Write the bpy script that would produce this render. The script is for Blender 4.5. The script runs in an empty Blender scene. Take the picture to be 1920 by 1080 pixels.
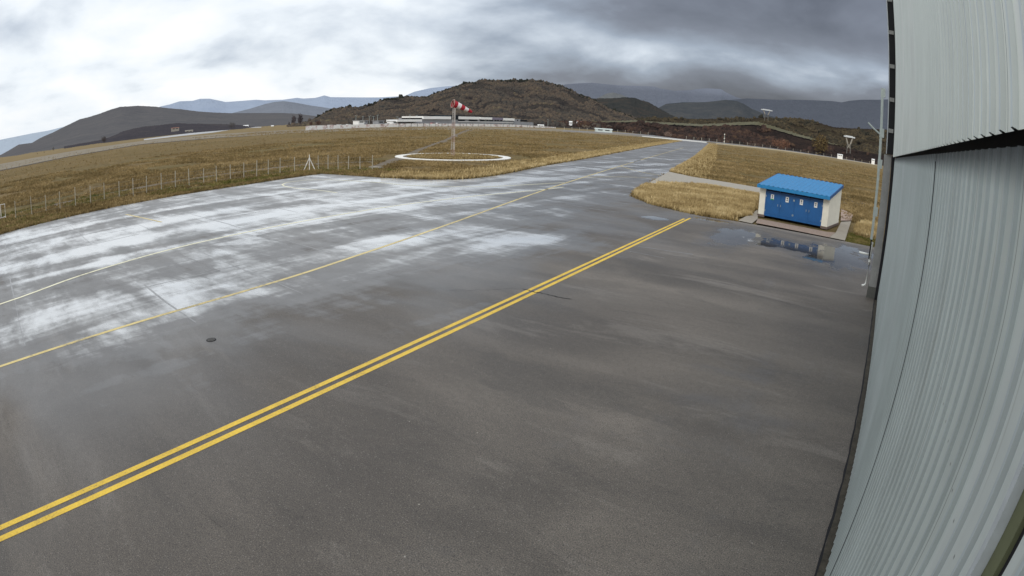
import bpy, math, random
import numpy as np
from mathutils import Vector, Matrix, noise as mnoise
random.seed(7); RNG = np.random.default_rng(11)
scene = bpy.context.scene
COL = scene.collection
RAD = math.radians

# ------------------------------------------------------------------ camera
# wall-mounted wide webcam 4.9 m above the apron: real barrel-distorting lens
F, K3, PITCH, ROLL, YAW = 1144.1043, -0.07501, 0.27602, 0.03788, 0.60992
H = 4.9
def axes():
    cp, sp = math.cos(PITCH), math.sin(PITCH)
    f = Vector((0, cp, -sp)); u = Vector((0, sp, cp)); r = Vector((1, 0, 0))
    cr, sr = math.cos(ROLL), math.sin(ROLL)
    r2 = r*cr + u*sr; u2 = -r*sr + u*cr
    M = Matrix.Rotation(YAW, 3, 'Z')
    return M @ r2, M @ u2, M @ f
AR, AU, AF = axes()
cam_data = bpy.data.cameras.new('webcam')
cam = bpy.data.objects.new('webcam', cam_data); COL.objects.link(cam)
cam.matrix_world = Matrix.Translation((0, 0, H)) @ Matrix((AR, AU, -AF)).transposed().to_4x4()
cam_data.type = 'PANO'
cam_data.clip_start = 0.02; cam_data.clip_end = 60000
cam_data.sensor_fit = 'HORIZONTAL'; cam_data.sensor_width = 36.0
ts = np.linspace(0.0, 1.12, 400); rs = F*(ts + K3*ts**3)*36/1920
A = np.stack([rs, rs**2, rs**3, rs**4], 1)
co = np.linalg.lstsq(A, ts, rcond=None)[0]
cam_data.panorama_type = 'FISHEYE_LENS_POLYNOMIAL'
cam_data.fisheye_fov = RAD(175)
cam_data.fisheye_polynomial_k0 = 0.0
cam_data.fisheye_polynomial_k1 = -float(co[0]); cam_data.fisheye_polynomial_k2 = -float(co[1])
cam_data.fisheye_polynomial_k3 = -float(co[2]); cam_data.fisheye_polynomial_k4 = -float(co[3])
scene.camera = cam

def ray(px, py):                       # direction seen at a point of the survey photo
    u, v = px-960, 540-py
    r = math.hypot(u, v) or 1e-6; t = r/F
    for _ in range(25): t -= (F*(t+K3*t**3)-r)/(F*(1+3*K3*t*t))
    s = math.sin(t)
    return (AR*(s*u/r) + AU*(s*v/r) + AF*math.cos(t))
def gp(px, py, z=0.0, far=900.0):      # ground point
    d = ray(px, py); hz = math.hypot(d.x, d.y)
    t = (z-H)/d.z if d.z < 0 else far
    t = min(t, far/hz)
    return Vector((d.x*t, d.y*t, z))
def proj_x(p):
    d = Vector(p)-Vector((0, 0, H)); d.normalize()
    c = max(-1, min(1, d.dot(AF))); t = math.acos(c); r = F*(t+K3*t**3); x, y = d.dot(AR), d.dot(AU); s = math.hypot(x, y)
    return 960+r*x/s
def azel(px, py):
    d = ray(px, py); return math.atan2(d.x, d.y), math.atan2(d.z, math.hypot(d.x, d.y))

# ------------------------------------------------------------------ materials
class NT:
    def __init__(s, tree): s.t = tree; s.n = tree.nodes; s.l = tree.links
    def new(s, typ, **kw):
        n = s.n.new(typ)
        for k, v in kw.items():
            if k.startswith('_'): setattr(n, k[1:], v)
        return n
    def put(s, sock, v):
        if isinstance(v, (int, float)):
            sock.default_value = v if not hasattr(sock.default_value, '__len__') else (v,)*3+(1,)
        elif isinstance(v, (tuple, list)):
            sock.default_value = tuple(v) if len(v) == len(sock.default_value) else tuple(v)+(1,)
        else: s.l.new(v, sock)
    def m(s, op, a, b=0.0, c=0.0, clamp=False):
        n = s.n.new('ShaderNodeMath'); n.operation = op; n.use_clamp = clamp
        s.put(n.inputs[0], a); s.put(n.inputs[1], b); s.put(n.inputs[2], c); return n.outputs[0]
    def sm(s, x, a, b, lo=0.0, hi=1.0):
        n = s.n.new('ShaderNodeMapRange'); n.interpolation_type = 'SMOOTHSTEP'; s.put(n.inputs[0], x)
        for i, v in enumerate((a, b, lo, hi)): s.put(n.inputs[i+1], v)
        return n.outputs[0]
    def pos(s): return s.n.new('ShaderNodeNewGeometry').outputs['Position']
    def xyz(s, v):
        n = s.n.new('ShaderNodeSeparateXYZ'); s.l.new(v, n.inputs[0]); return n.outputs
    def vec(s, x, y, z):
        n = s.n.new('ShaderNodeCombineXYZ')
        for i, a in enumerate((x, y, z)): s.put(n.inputs[i], a)
        return n.outputs[0]
    def map(s, v, scale=(1, 1, 1), rot=(0, 0, 0), loc=(0, 0, 0)):
        n = s.n.new('ShaderNodeMapping'); s.l.new(v, n.inputs[0]); n.inputs['Scale'].default_value = scale
        n.inputs['Rotation'].default_value = rot; n.inputs['Location'].default_value = loc; return n.outputs[0]
    def noise(s, v, scale, detail=4, rough=.55, dist=0.0, col=False):
        n = s.n.new('ShaderNodeTexNoise'); s.l.new(v, n.inputs['Vector']); n.inputs['Scale'].default_value = scale
        n.inputs['Detail'].default_value = detail; n.inputs['Roughness'].default_value = rough; n.inputs['Distortion'].default_value = dist
        return n.outputs[1 if col else 0]
    def mix(s, f, a, b, mode='MIX'):
        n = s.n.new('ShaderNodeMix'); n.data_type = 'RGBA'; n.blend_type = mode
        s.put(n.inputs[0], f); s.put(n.inputs[6], a); s.put(n.inputs[7], b); return n.outputs[2]
    def ramp(s, f, stops):
        n = s.n.new('ShaderNodeValToRGB'); s.put(n.inputs[0], f); e = n.color_ramp.elements
        while len(e) < len(stops): e.new(.5)
        for q, (p, c) in zip(e, stops): q.position = p; q.color = tuple(c)+(1,)
        return n.outputs[0]
    def bump(s, h, st=.3, d=.02):
        n = s.n.new('ShaderNodeBump'); s.l.new(h, n.inputs['Height']); n.inputs['Strength'].default_value = st; n.inputs['Distance'].default_value = d
        return n.outputs[0]
def mat(name, fn):
    m = bpy.data.materials.new(name); m.use_nodes = True
    t = NT(m.node_tree); b = m.node_tree.nodes['Principled BSDF']
    fn(t, b); return m
def S(b, **kw):
    names = dict(col='Base Color', rough='Roughness', metal='Metallic', normal='Normal', spec='Specular IOR Level', ior='IOR', emis='Emission Color', es='Emission Strength', coat='Coat Weight', alpha='Alpha')
    for k, v in kw.items():
        i = b.inputs[names[k]]
        if isinstance(v, (int, float)): i.default_value = v
        elif isinstance(v, (tuple, list)): i.default_value = tuple(v)+(1,)
        else: b.id_data.links.new(v, i)
def simple(name, c, rough=.6, metal=0.0, var=.18, scale=3.0, bump=0.0, spec=.4):
    def fn(t, b):
        p = t.pos(); n = t.noise(p, scale, 6, .65); n2 = t.noise(p, scale*9, 3)
        f = t.m('MULTIPLY_ADD', n, .7, t.m('MULTIPLY', n2, .3))
        d = tuple(x*(1-var) for x in c); l = tuple(min(1, x*(1+var)) for x in c)
        S(b, col=t.ramp(f, [(.3, d), (.7, l)]), rough=rough, metal=metal, spec=spec)
        if bump: S(b, normal=t.bump(n2, bump, .01))
    return mat(name, fn)

# wet asphalt --------------------------------------------------------------
def asphalt(t, b):
    p = t.pos(); x, y, z = t.xyz(p)
    fine = t.noise(p, 55, 3, .7); mid = t.noise(p, 9, 5, .7); big = t.noise(t.map(p, (.55, 1, 1)), .35, 6, .6, .6); huge = t.noise(p, .09, 3, .5)
    # resurfacing lanes, laid across the hangar axis
    lane = t.noise(t.map(p, (.05, .9, 1)), .5, 3, .5)
    def blob(cx, cy, rx, ry, soft=1.0):
        a = t.m('DIVIDE', t.m('SUBTRACT', x, cx), rx); c = t.m('DIVIDE', t.m('SUBTRACT', y, cy), ry)
        d = t.m('ADD', t.m('MULTIPLY', a, a), t.m('MULTIPLY', c, c))
        return t.m('SUBTRACT', 1.0, d)
    # the apron sags toward its west side: water collects there
    west = t.sm(t.m('ADD', x, t.m('MULTIPLY', y, .10)), -8.5, -16.5)
    northf = t.sm(y, 24, 50); southf = t.sm(y, -2, 5)
    wn = t.noise(t.map(p, (.30, .75, 1), (0, 0, RAD(10))), .42, 6, .58, .8)
    wn2 = t.noise(t.map(p, (1, .14, 1), (0, 0, RAD(4))), .62, 6, .62, .5)
    wn3 = t.noise(t.map(p, (.12, 1, 1)), .9, 4, .6)
    # every slab settled a little differently
    cell = t.new('ShaderNodeTexWhiteNoise'); cell.noise_dimensions = '2D'
    warp = t.m('MULTIPLY', t.m('SUBTRACT', t.noise(p, .5, 3), .5), .9)
    t.l.new(t.vec(t.m('FLOOR', t.m('DIVIDE', t.m('ADD', x, warp), 4.6)), t.m('FLOOR', t.m('DIVIDE', t.m('ADD', t.m('ADD', y, warp), t.m('MULTIPLY', x, .055)), 4.0)), 0.0), cell.inputs['Vector'])
    w = t.m('ADD', t.m('MULTIPLY', wn, .80), t.m('ADD', t.m('MULTIPLY', wn2, .80), t.m('MULTIPLY', wn3, .25)))
    w = t.m('ADD', w, t.m('MULTIPLY', cell.outputs['Value'], .13))
    w = t.m('ADD', w, t.m('SUBTRACT', t.m('MULTIPLY', west, .46), t.m('MULTIPLY', northf, .10)))
    w = t.m('SUBTRACT', w, t.m('MULTIPLY', t.sm(y, 4, -3), .10)); w = t.m('ADD', w, t.m('MULTIPLY', t.m('SUBTRACT', t.noise(t.map(p, (.5, 1, 1)), 2.2, 5, .7, .4), .5), .34))
    def gband(c0, wd, amp):
        q = t.m('DIVIDE', t.m('ADD', t.m('SUBTRACT', x, c0), t.m('MULTIPLY', t.m('SUBTRACT', t.noise(p, .22, 2), .5), 1.6)), wd); return t.m('MULTIPLY', t.m('POWER', 2.718, t.m('MULTIPLY', t.m('MULTIPLY', q, q), -1.0)), amp)
    for c0, wd, amp in ((-24.2, .45, .16), (-27.4, .8, .22), (-31.4, 1.0, .16), (-36.0, .7, .16), (-17.2, 1.6, .06)): w = t.m('ADD', w, gband(c0, wd, amp))
    def gblob(cx, cy, rx, ry, amp):
        a = t.m('DIVIDE', t.m('SUBTRACT', x, cx), rx); c = t.m('DIVIDE', t.m('SUBTRACT', y, cy), ry)
        return t.m('MULTIPLY', t.m('POWER', 2.718, t.m('MULTIPLY', t.m('ADD', t.m('MULTIPLY', a, a), t.m('MULTIPLY', c, c)), -1.0)), amp)
    w = t.m('ADD', w, gblob(-13.2, 20.0, 1.9, 5.0, .44)); w = t.m('ADD', w, gblob(-7.0, 29.5, 1.0, 3.5, .52)); w = t.m('SUBTRACT', w, gblob(-19.0, 2.0, 5.0, 3.0, .10))
    wet = t.sm(w, 1.36, 1.69)
    film = t.m('MAXIMUM', t.sm(w, 1.06, 1.34), t.m('MULTIPLY', t.sm(x, -5.0, -13.0), t.sm(t.noise(t.map(p, (.5, .8, 1)), .30, 4, .5, .4), .40, .62, 0, .8)))
    # mirror puddles beside the shed and along the middle
    rag = t.m('MULTIPLY', t.m('SUBTRACT', t.noise(t.map(p, (1, .7, 1)), .8, 6, .65), .5), 3.4)
    bl = None
    for (cx, cy, rx, ry) in ((-7.2, 29.6, 1.3, 3.6), (-4.0, 29.5, 3.2, 1.7), (-1.7, 29.2, 2.1, 3.9), (-.8, 31.6, 1.4, 1.6), (-12.3, 31.0, .9, .7), (-9.6, 33.6, 1.6, .6)):
        o = blob(cx, cy, rx, ry); bl = o if bl is None else t.m('MAXIMUM', bl, o)
    pud = t.sm(t.m('ADD', bl, rag), .28, .55)
    pool = t.m('MAXIMUM', wet, pud)
    damp = t.m('MAXIMUM', film, t.sm(t.m('ADD', bl, rag), -.9, .3))
    base = t.ramp(t.m('ADD', t.m('MULTIPLY', big, .6), t.m('MULTIPLY', lane, .4)), [(.36, (.080, .070, .060)), (.46, (.115, .101, .086)), (.54, (.143, .126, .107)), (.64, (.192, .169, .145))])
    stain = t.noise(t.map(p, (.30, 1.1, 1), (0, 0, RAD(-8))), .55, 6, .68, .5)
    base = t.mix(t.sm(stain, .54, .66, 0, .62), base, (.225, .203, .178))
    base = t.mix(t.sm(stain, .46, .36, 0, .4), base, (.068, .062, .056))
    base = t.mix(t.sm(huge, .42, .6, 0, .35), base, (.055, .045, .038))
    agg = t.ramp(fine, [(.3, (.25, .25, .25)), (.5, (.95, .95, .95)), (.62, (1.5, 1.45, 1.4)), (.78, (3.0, 2.8, 2.6))])
    base = t.mix(.95, base, t.mix(1, base, agg, 'MULTIPLY'))
    base = t.mix(t.sm(mid, .42, .62, 0, .35), base, t.mix(1, base, (.62, .62, .64), 'MULTIPLY'))
    # small dropped stones
    vor = t.new('ShaderNodeTexVoronoi'); t.l.new(p, vor.inputs['Vector']); vor.inputs['Scale'].default_value = 2.3
    st = t.m('MULTIPLY', t.sm(vor.outputs['Distance'], .036, .020, 0, .7), t.sm(t.xyz(vor.outputs['Color'])[1], .45, .6))
    base = t.mix(st, base, (.48, .44, .38))
    vo2 = t.new('ShaderNodeTexVoronoi'); t.l.new(p, vo2.inputs['Vector']); vo2.inputs['Scale'].default_value = 24
    rnd = t.xyz(vo2.outputs['Color'])[0]
    base = t.mix(t.m('MULTIPLY', t.sm(vo2.outputs['Distance'], .30, .16), t.sm(rnd, .45, .95, 0, .8)), base, (.215, .197, .175))
    base = t.mix(t.m('MULTIPLY', t.sm(vo2.outputs['Distance'], .30, .2), t.sm(rnd, .3, .08, 0, .7)), base, (.025, .024, .023))
    base = t.mix(damp, base, t.mix(1, base, (.72, .74, .78), 'MULTIPLY'))
    base = t.mix(pool, base, t.mix(1, base, (.7, .74, .8), 'MULTIPLY'))
    rough = t.m('ADD', .50, t.m('MULTIPLY', big, .25))
    rn = t.noise(p, 1.3, 4)
    rough = t.mix(damp, rough, t.m('ADD', .27, t.m('MULTIPLY', rn, .22)))
    rough = t.mix(wet, rough, t.m('ADD', .14, t.m('MULTIPLY', rn, .16)))
    rough = t.mix(pud, rough, .025)
    nn = t.bump(t.m('ADD', fine, t.m('MULTIPLY', mid, .6)), .5, .012)
    # bump fades where water levels the surface
    bn = [n for n in t.n if n.type == 'BUMP'][-1]
    t.l.new(t.mix(pool, t.mix(damp, .5, .22), .015), bn.inputs['Strength'])
    wetm = t.m('MULTIPLY', wet, t.m('SUBTRACT', 1.0, pud)); fm = t.m('MULTIPLY', t.m('MULTIPLY', film, t.m('SUBTRACT', 1.0, wetm)), t.sm(x, -6, -12)); base = t.mix(t.m('MULTIPLY', fm, .22), base, (.30, .31, .32)); base = t.mix(wetm, base, (.66, .67, .67))  # sky sheen of the wet areas painted as pale base colour and metallic
    S(b, metal=t.m('MAXIMUM', t.m('MULTIPLY', wetm, t.sm(t.noise(p, .25, 4, .6), .38, .62, .24, .46)), t.m('MULTIPLY', fm, .035)), col=base, rough=rough, normal=nn, spec=t.mix(pool, t.mix(damp, .45, .6), .62))
M_ASPH = mat('wet_asphalt', asphalt)

def grassmat(t, b):
    p = t.pos(); x, y, z = t.xyz(p)
    a = t.noise(t.map(p, (1, 1, 1)), .045, 5, .6, .5); c = t.noise(p, .5, 6, .7, .3); d = t.noise(p, 5, 5, .7); e = t.noise(t.map(p, (.25, 1, 1), (0, 0, RAD(28))), .6, 6, .75, 1.0)
    f = t.m('ADD', t.m('MULTIPLY', c, .5), t.m('MULTIPLY', e, .5))
    col = t.ramp(f, [(.3, (.065, .046, .022)), (.43, (.14, .10, .045)), (.56, (.23, .165, .078)), (.72, (.36, .27, .14))])
    green = t.sm(a, .42, .62, 0, .55)
    col = t.mix(green, col, t.ramp(d, [(.3, (.07, .065, .024)), (.7, (.23, .185, .075))]))
    # mown strip further out is smoother
    dist = t.m('SQRT', t.m('ADD', t.m('MULTIPLY', x, x), t.m('MULTIPLY', y, y)))
    smooth = t.sm(t.m('ADD', x, t.m('MULTIPLY', y, .12)), -108, -122)
    col = t.mix(t.m('MULTIPLY', smooth, t.sm(y, 140, 100)), col, t.ramp(a, [(.3, (.15, .11, .045)), (.7, (.22, .155, .07))]))
    col = t.mix(t.sm(dist, 150, 420, 0, .5), col, (.27, .205, .11))
    S(b, col=col, rough=.95, spec=.1, normal=t.bump(t.m('ADD', d, t.m('MULTIPLY', c, 2.0)), .9, .25))
M_GRASS = mat('dry_meadow', grassmat)
def blademat(t, b):
    p = t.pos(); x, y, z = t.xyz(p)
    a = t.noise(p, .35, 4, .7); c = t.noise(p, 3.0, 3)
    f = t.m('ADD', t.m('MULTIPLY', a, .6), t.m('MULTIPLY', c, .4))
    col = t.ramp(f, [(.32, (.22, .15, .065)), (.48, (.46, .34, .16)), (.6, (.66, .52, .28)), (.75, (.75, .62, .38))])
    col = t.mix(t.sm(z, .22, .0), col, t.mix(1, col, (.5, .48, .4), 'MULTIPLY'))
    S(b, col=col, rough=.85, spec=.15)
M_BLADE = mat('dry_grass_blades', blademat)
def blademat2(t, b):
    p = t.pos(); a = t.noise(p, .12, 5, .7); c = t.noise(p, 2.0, 3)
    f = t.m('ADD', t.m('MULTIPLY', a, .6), t.m('MULTIPLY', c, .4))
    S(b, col=t.ramp(f, [(.34, (.09, .066, .028)), (.45, (.20, .143, .062)), (.55, (.33, .24, .112)), (.68, (.48, .36, .19))]), rough=.9, spec=.1)
M_BLADE2 = mat('meadow_blades', blademat2)
def greenblade(t, b):
    p = t.pos(); a = t.noise(p, .8, 5, .7)
    S(b, col=t.ramp(a, [(.36, (.07, .085, .02)), (.5, (.17, .155, .045)), (.66, (.38, .29, .13))]), rough=.9, spec=.1)
M_BLADE3 = mat('short_green_blades', greenblade)
M_SOIL = simple('edge_soil', (.035, .022, .018), .95, var=.4, scale=4)
M_GRAVEL = simple('track_soil', (.145, .115, .08), .95, var=.3, scale=1.5, bump=.5)
M_CONC = simple('old_concrete', (.30, .265, .215), .85, var=.16, scale=1.2, bump=.2)
M_CONC2 = simple('light_concrete', (.34, .31, .26), .85, var=.14, scale=1.6, bump=.2)
M_BRICK = None
def brick(t, b):
    p = t.pos(); n = t.new('ShaderNodeTexBrick'); t.l.new(t.map(p, (1, 1, 1), (0, 0, RAD(9))), n.inputs['Vector'])
    n.inputs['Color1'].default_value = (.25, .17, .13, 1); n.inputs['Color2'].default_value = (.33, .25, .2, 1); n.inputs['Mortar'].default_value = (.14, .12, .1, 1)
    n.inputs['Scale'].default_value = 5; S(b, col=n.outputs[0], rough=.9)
M_BRICK = mat('brick_paving', brick)
def yellow(t, b):
    p = t.pos(); w = t.noise(p, 22, 5, .75); w2 = t.noise(p, 1.6, 4, .6)
    f = t.m('ADD', t.m('MULTIPLY', w, .55), t.m('MULTIPLY', w2, .45))
    S(b, col=t.ramp(f, [(.34, (.22, .15, .05)), (.43, (.62, .41, .045)), (.6, (.84, .56, .05))]), rough=.5, spec=.4)
M_YEL = mat('yellow_paint', yellow)
def paleyellow(t, b):
    p = t.pos(); w = t.noise(p, 6, 5, .75); w2 = t.noise(p, .6, 4, .6)
    f = t.m('ADD', t.m('MULTIPLY', w, .5), t.m('MULTIPLY', w2, .5))
    S(b, col=t.ramp(f, [(.36, (.16, .14, .1)), (.46, (.55, .42, .13)), (.62, (.78, .61, .20))]), rough=.35, spec=.5)
M_YEL2 = mat('worn_yellow_paint', paleyellow)
def creamy(t, b):
    p = t.pos(); w = t.noise(p, 5, 5, .75); w2 = t.noise(p, .5, 4, .6)
    f = t.m('ADD', t.m('MULTIPLY', w, .5), t.m('MULTIPLY', w2, .5))
    S(b, col=t.ramp(f, [(.34, (.2, .19, .15)), (.43, (.68, .64, .42)), (.6, (.86, .82, .58))]), rough=.4, spec=.6)
M_YEL3 = mat('faded_cream_paint', creamy)
def whitep(t, b):
    p = t.pos(); w = t.noise(p, 2.5, 5, .75)
    S(b, col=t.ramp(w, [(.3, (.5, .47, .4)), (.5, (.82, .8, .75))]), rough=.7)
M_WHITE = mat('white_paint', whitep)
M_JOINT = simple('joint_sealant', (.26, .26, .26), .35, .22, var=.5, scale=2)
M_CRACK = simple('crack_tar', (.008, .008, .009), .7, var=.4, scale=2)

def cladmat(name, c, lo, fl0):
    def fn(t, b):
        p = t.pos(); x, y, z = t.xyz(p)
        n = t.noise(p, 1.1, 5, .6); st = t.noise(t.map(p, (1, 5, .25)), 1.0, 5, .7)
        fpk = t.noise(p, 40, 2)
        f = t.m('ADD', t.m('MULTIPLY', n, .6), t.m('MULTIPLY', st, .4))
        col = t.ramp(f, [(.3, tuple(v*.84 for v in c)), (.55, c), (.75, tuple(min(1, v*1.08) for v in c))])
        # each sheet weathers a little differently
        pan = t.noise(t.vec(0.0, t.m('FLOOR', t.m('MULTIPLY', y, 1.15)), 0.0), 3.1, 0)
        col = t.mix(t.sm(pan, .35, .65, 0, .5), col, t.mix(1, col, (.86, .91, .88), 'MULTIPLY'))
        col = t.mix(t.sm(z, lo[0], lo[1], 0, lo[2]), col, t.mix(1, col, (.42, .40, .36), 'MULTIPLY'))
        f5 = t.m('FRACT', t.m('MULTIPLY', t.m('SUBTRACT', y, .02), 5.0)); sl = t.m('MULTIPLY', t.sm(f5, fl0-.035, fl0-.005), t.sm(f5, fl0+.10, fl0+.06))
        col = t.mix(t.m('MULTIPLY', sl, .62), col, t.mix(1, col, (.42, .45, .48), 'MULTIPLY')); col = t.mix(t.m('MULTIPLY', t.sm(f5, fl0+.06, fl0+.12), .55), col, t.mix(1, col, (.70, .76, .86), 'MULTIPLY'))  # shading of rib slopes and crests painted as darker bands
        fr = t.m('FRACT', t.m('MULTIPLY', t.m('ADD', y, .08), 1.0))
        col = t.mix(t.m('MULTIPLY', t.sm(fr, .012, .004), .75), col, (.04, .045, .05))
        col = t.mix(t.m('MULTIPLY', t.sm(z, 4.86, 5.04), t.sm(z, 5.07, 5.06)), col, t.mix(1, col, (.16, .17, .18), 'MULTIPLY'))  # shade below the upper cladding's overhang painted into the sheet colour
        scr = t.m('MULTIPLY', t.sm(t.m('ABSOLUTE', t.m('SUBTRACT', t.m('FRACT', t.m('MULTIPLY', z, .9)), .5)), .008, .003), t.sm(t.m('ABSOLUTE', t.m('SUBTRACT', t.m('FRACT', t.m('MULTIPLY', y, 5.0)), .5)), .05, .02))
        col = t.mix(t.m('MULTIPLY', scr, .7), col, (.08, .08, .08))
        run = t.noise(t.map(p, (1, 9, .3), (0, 0, 0), (0, 3, 2)), 1.6, 4, .6)
        col = t.mix(t.sm(run, .60, .74, 0, .35), col, (.20, .21, .18))
        S(b, col=col, rough=t.m('ADD', .30, t.m('MULTIPLY', n, .22)), metal=.3, spec=.75, normal=t.bump(t.m('ADD', n, t.m('MULTIPLY', fpk, .05)), .12, .03))
    return mat(name, fn)
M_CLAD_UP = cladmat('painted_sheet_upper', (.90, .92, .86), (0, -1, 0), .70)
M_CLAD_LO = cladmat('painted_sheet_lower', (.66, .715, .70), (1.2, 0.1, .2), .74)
M_CHAN = simple('dirt_filled_channel', (.055, .048, .036), .9, var=.6, scale=5, bump=.8)
M_DARK = simple('dark_void', (.012, .012, .014), .9)
M_FLASH = simple('pale_flashing', (.50, .54, .56), .45, .2)
M_OLIVE = simple('olive_primer', (.12, .13, .07), .7)
M_PILLAR = simple('grey_render', (.26, .26, .25), .9, var=.2, scale=2.2, bump=.3)
M_PILLARD = simple('damp_render', (.10, .10, .09), .8, var=.3, scale=3)
M_GALV = simple('galvanised_steel', (.42, .47, .45), .5, .35, var=.15, scale=4)
M_PVC = simple('white_plastic_pipe', (.75, .76, .72), .35, var=.06)
M_CREAM = simple('cream_render', (.78, .755, .65), .9, var=.08, scale=2.5, bump=.2)
M_BLUE = simple('blue_door_paint', (.008, .10, .30), .42, var=.18, scale=2, spec=.5)
M_BLUER = simple('blue_roof_paint', (.012, .20, .45), .35, var=.14, scale=3, spec=.5)
M_BLUED = simple('dark_blue_gap', (.006, .02, .07), .6)
M_PAPER = simple('white_sign_board', (.80, .80, .76), .6, var=.05)
M_INK = simple('sign_print', (.04, .05, .09), .6)
M_GREENINK = simple('green_sign_print', (.05, .30, .16), .6)
M_POST = simple('concrete_post', (.42, .38, .30), .9, var=.25, scale=3)
M_WIRE = simple('fence_wire', (.20, .20, .18), .5, .4)
M_RED = simple('windsock_red', (.40, .02, .035), .8, var=.2)
M_SOCKW = simple('windsock_white', (.80, .76, .76), .8, var=.1)
M_MASTW = simple('mast_white', (.60, .56, .52), .6)
M_MASTR = simple('mast_red', (.42, .30, .26), .6)
M_BARK = simple('bark', (.09, .07, .055), .9, var=.3)

# ------------------------------------------------------------------ mesh helpers
class MB:
    def __init__(s): s.v = []; s.f = []
    def add(s, vs, fs):
        o = len(s.v); s.v += [tuple(a) for a in vs]; s.f += [tuple(i+o for i in q) for q in fs]
    def box(s, a, b, M=None):
        (x0, y0, z0), (x1, y1, z1) = a, b
        vs = [Vector(q) for q in ((x0,y0,z0),(x1,y0,z0),(x1,y1,z0),(x0,y1,z0),(x0,y0,z1),(x1,y0,z1),(x1,y1,z1),(x0,y1,z1))]
        if M is not None: vs = [M @ q for q in vs]
        s.add(vs, ((0,3,2,1),(4,5,6,7),(0,1,5,4),(1,2,6,5),(2,3,7,6),(3,0,4,7)))
    def tube(s, pts, r, n=8, r1=None, cap=True):
        pts = [Vector(p) for p in pts]; r1 = r if r1 is None else r1; o = len(s.v); k = len(pts)
        for i, p in enumerate(pts):
            d = (pts[min(i+1, k-1)]-pts[max(i-1, 0)]).normalized()
            a = d.cross(Vector((0, 0, 1))); a = a if a.length > .01 else d.cross(Vector((1, 0, 0))); a.normalize(); c = d.cross(a)
            rr = r+(r1-r)*i/max(1, k-1)
            for j in range(n):
                th = 2*math.pi*j/n; s.v.append(tuple(p+a*(rr*math.cos(th))+c*(rr*math.sin(th))))
        for i in range(k-1):
            for j in range(n): s.f.append((o+i*n+j, o+i*n+(j+1) % n, o+(i+1)*n+(j+1) % n, o+(i+1)*n+j))
        if cap: s.f.append(tuple(o+j for j in range(n))[::-1]); s.f.append(tuple(o+(k-1)*n+j for j in range(n)))
    def build(s, name, m, parent=None, smooth=False, loc=None):
        me = bpy.data.meshes.new(name); me.from_pydata(s.v, [], s.f); me.update()
        if m is not None: me.materials.append(m)
        if smooth: me.polygons.foreach_set('use_smooth', [True]*len(me.polygons))
        o = bpy.data.objects.new(name, me); COL.objects.link(o)
        if parent is not None: o.parent = parent
        if loc is not None: o.location = loc
        return o
def tag(o, label=None, cat=None, group=None, kind=None):
    if label: o['label'] = label
    if cat: o['category'] = cat
    if group: o['group'] = group
    if kind: o['kind'] = kind
    return o
def empty(name, loc=(0, 0, 0), rz=0.0):
    o = bpy.data.objects.new(name, None); COL.objects.link(o); o.location = loc; o.rotation_euler = (0, 0, rz); o.empty_display_size = .3; return o
def copy_tree(o, parent=None):
    c = o.copy(); COL.objects.link(c); c.parent = parent
    for ch in list(o.children): copy_tree(ch, c)
    return c
def npmesh(name, V, Fc, m, parent=None, smooth=False):
    me = bpy.data.meshes.new(name); k = Fc.shape[1]
    me.vertices.add(len(V)); me.vertices.foreach_set('co', V.astype(np.float32).ravel())
    me.loops.add(Fc.size); me.loops.foreach_set('vertex_index', Fc.astype(np.int32).ravel())
    me.polygons.add(len(Fc)); me.polygons.foreach_set('loop_start', np.arange(0, Fc.size, k, dtype=np.int32))
    me.update(calc_edges=True); me.materials.append(m)
    if smooth: me.polygons.foreach_set('use_smooth', [True]*len(me.polygons))
    o = bpy.data.objects.new(name, me); COL.objects.link(o)
    if parent is not None: o.parent = parent
    return o
def strip(mb, pts, w, z, dash=None):
    pts = [Vector((p[0], p[1], 0)) for p in pts]; L = []; R = []
    for i, p in enumerate(pts):
        d = (pts[min(i+1, len(pts)-1)]-pts[max(i-1, 0)]).normalized(); n = Vector((-d.y, d.x, 0))
        ww = w[i] if isinstance(w, (list, tuple)) else w
        L.append(p+n*ww/2+Vector((0, 0, z))); R.append(p-n*ww/2+Vector((0, 0, z)))
    mb.add(L+R, [(i, i+len(pts), i+len(pts)+1, i+1) for i in range(len(pts)-1)])
def smooth_line(pts, n=8):
    out = []; P = [Vector((p[0], p[1], 0)) for p in pts]; P = [P[0]]+P+[P[-1]]
    for i in range(1, len(P)-2):
        for k in range(n):
            t = k/n; a, b, c, d = P[i-1], P[i], P[i+1], P[i+2]
            out.append(.5*((2*b)+(-a+c)*t+(2*a-5*b+4*c-d)*t*t+(-a+3*b-3*c+d)*t**3))
    out.append(P[-2]); return out
def poly(name, pts, z, m, kind='structure'):
    mb = MB(); mb.add([(p[0], p[1], z) for p in pts], [tuple(range(len(pts)))]); o = mb.build(name, m)
    import bmesh
    bm = bmesh.new(); bm.from_mesh(o.data); bmesh.ops.triangulate(bm, faces=bm.faces[:]); 
    for f in bm.faces:
        f.normal_update()
        if f.normal.z < 0: f.normal_flip()
    bm.to_mesh(o.data); bm.free()
    if kind: o['kind'] = kind
    return o

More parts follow.
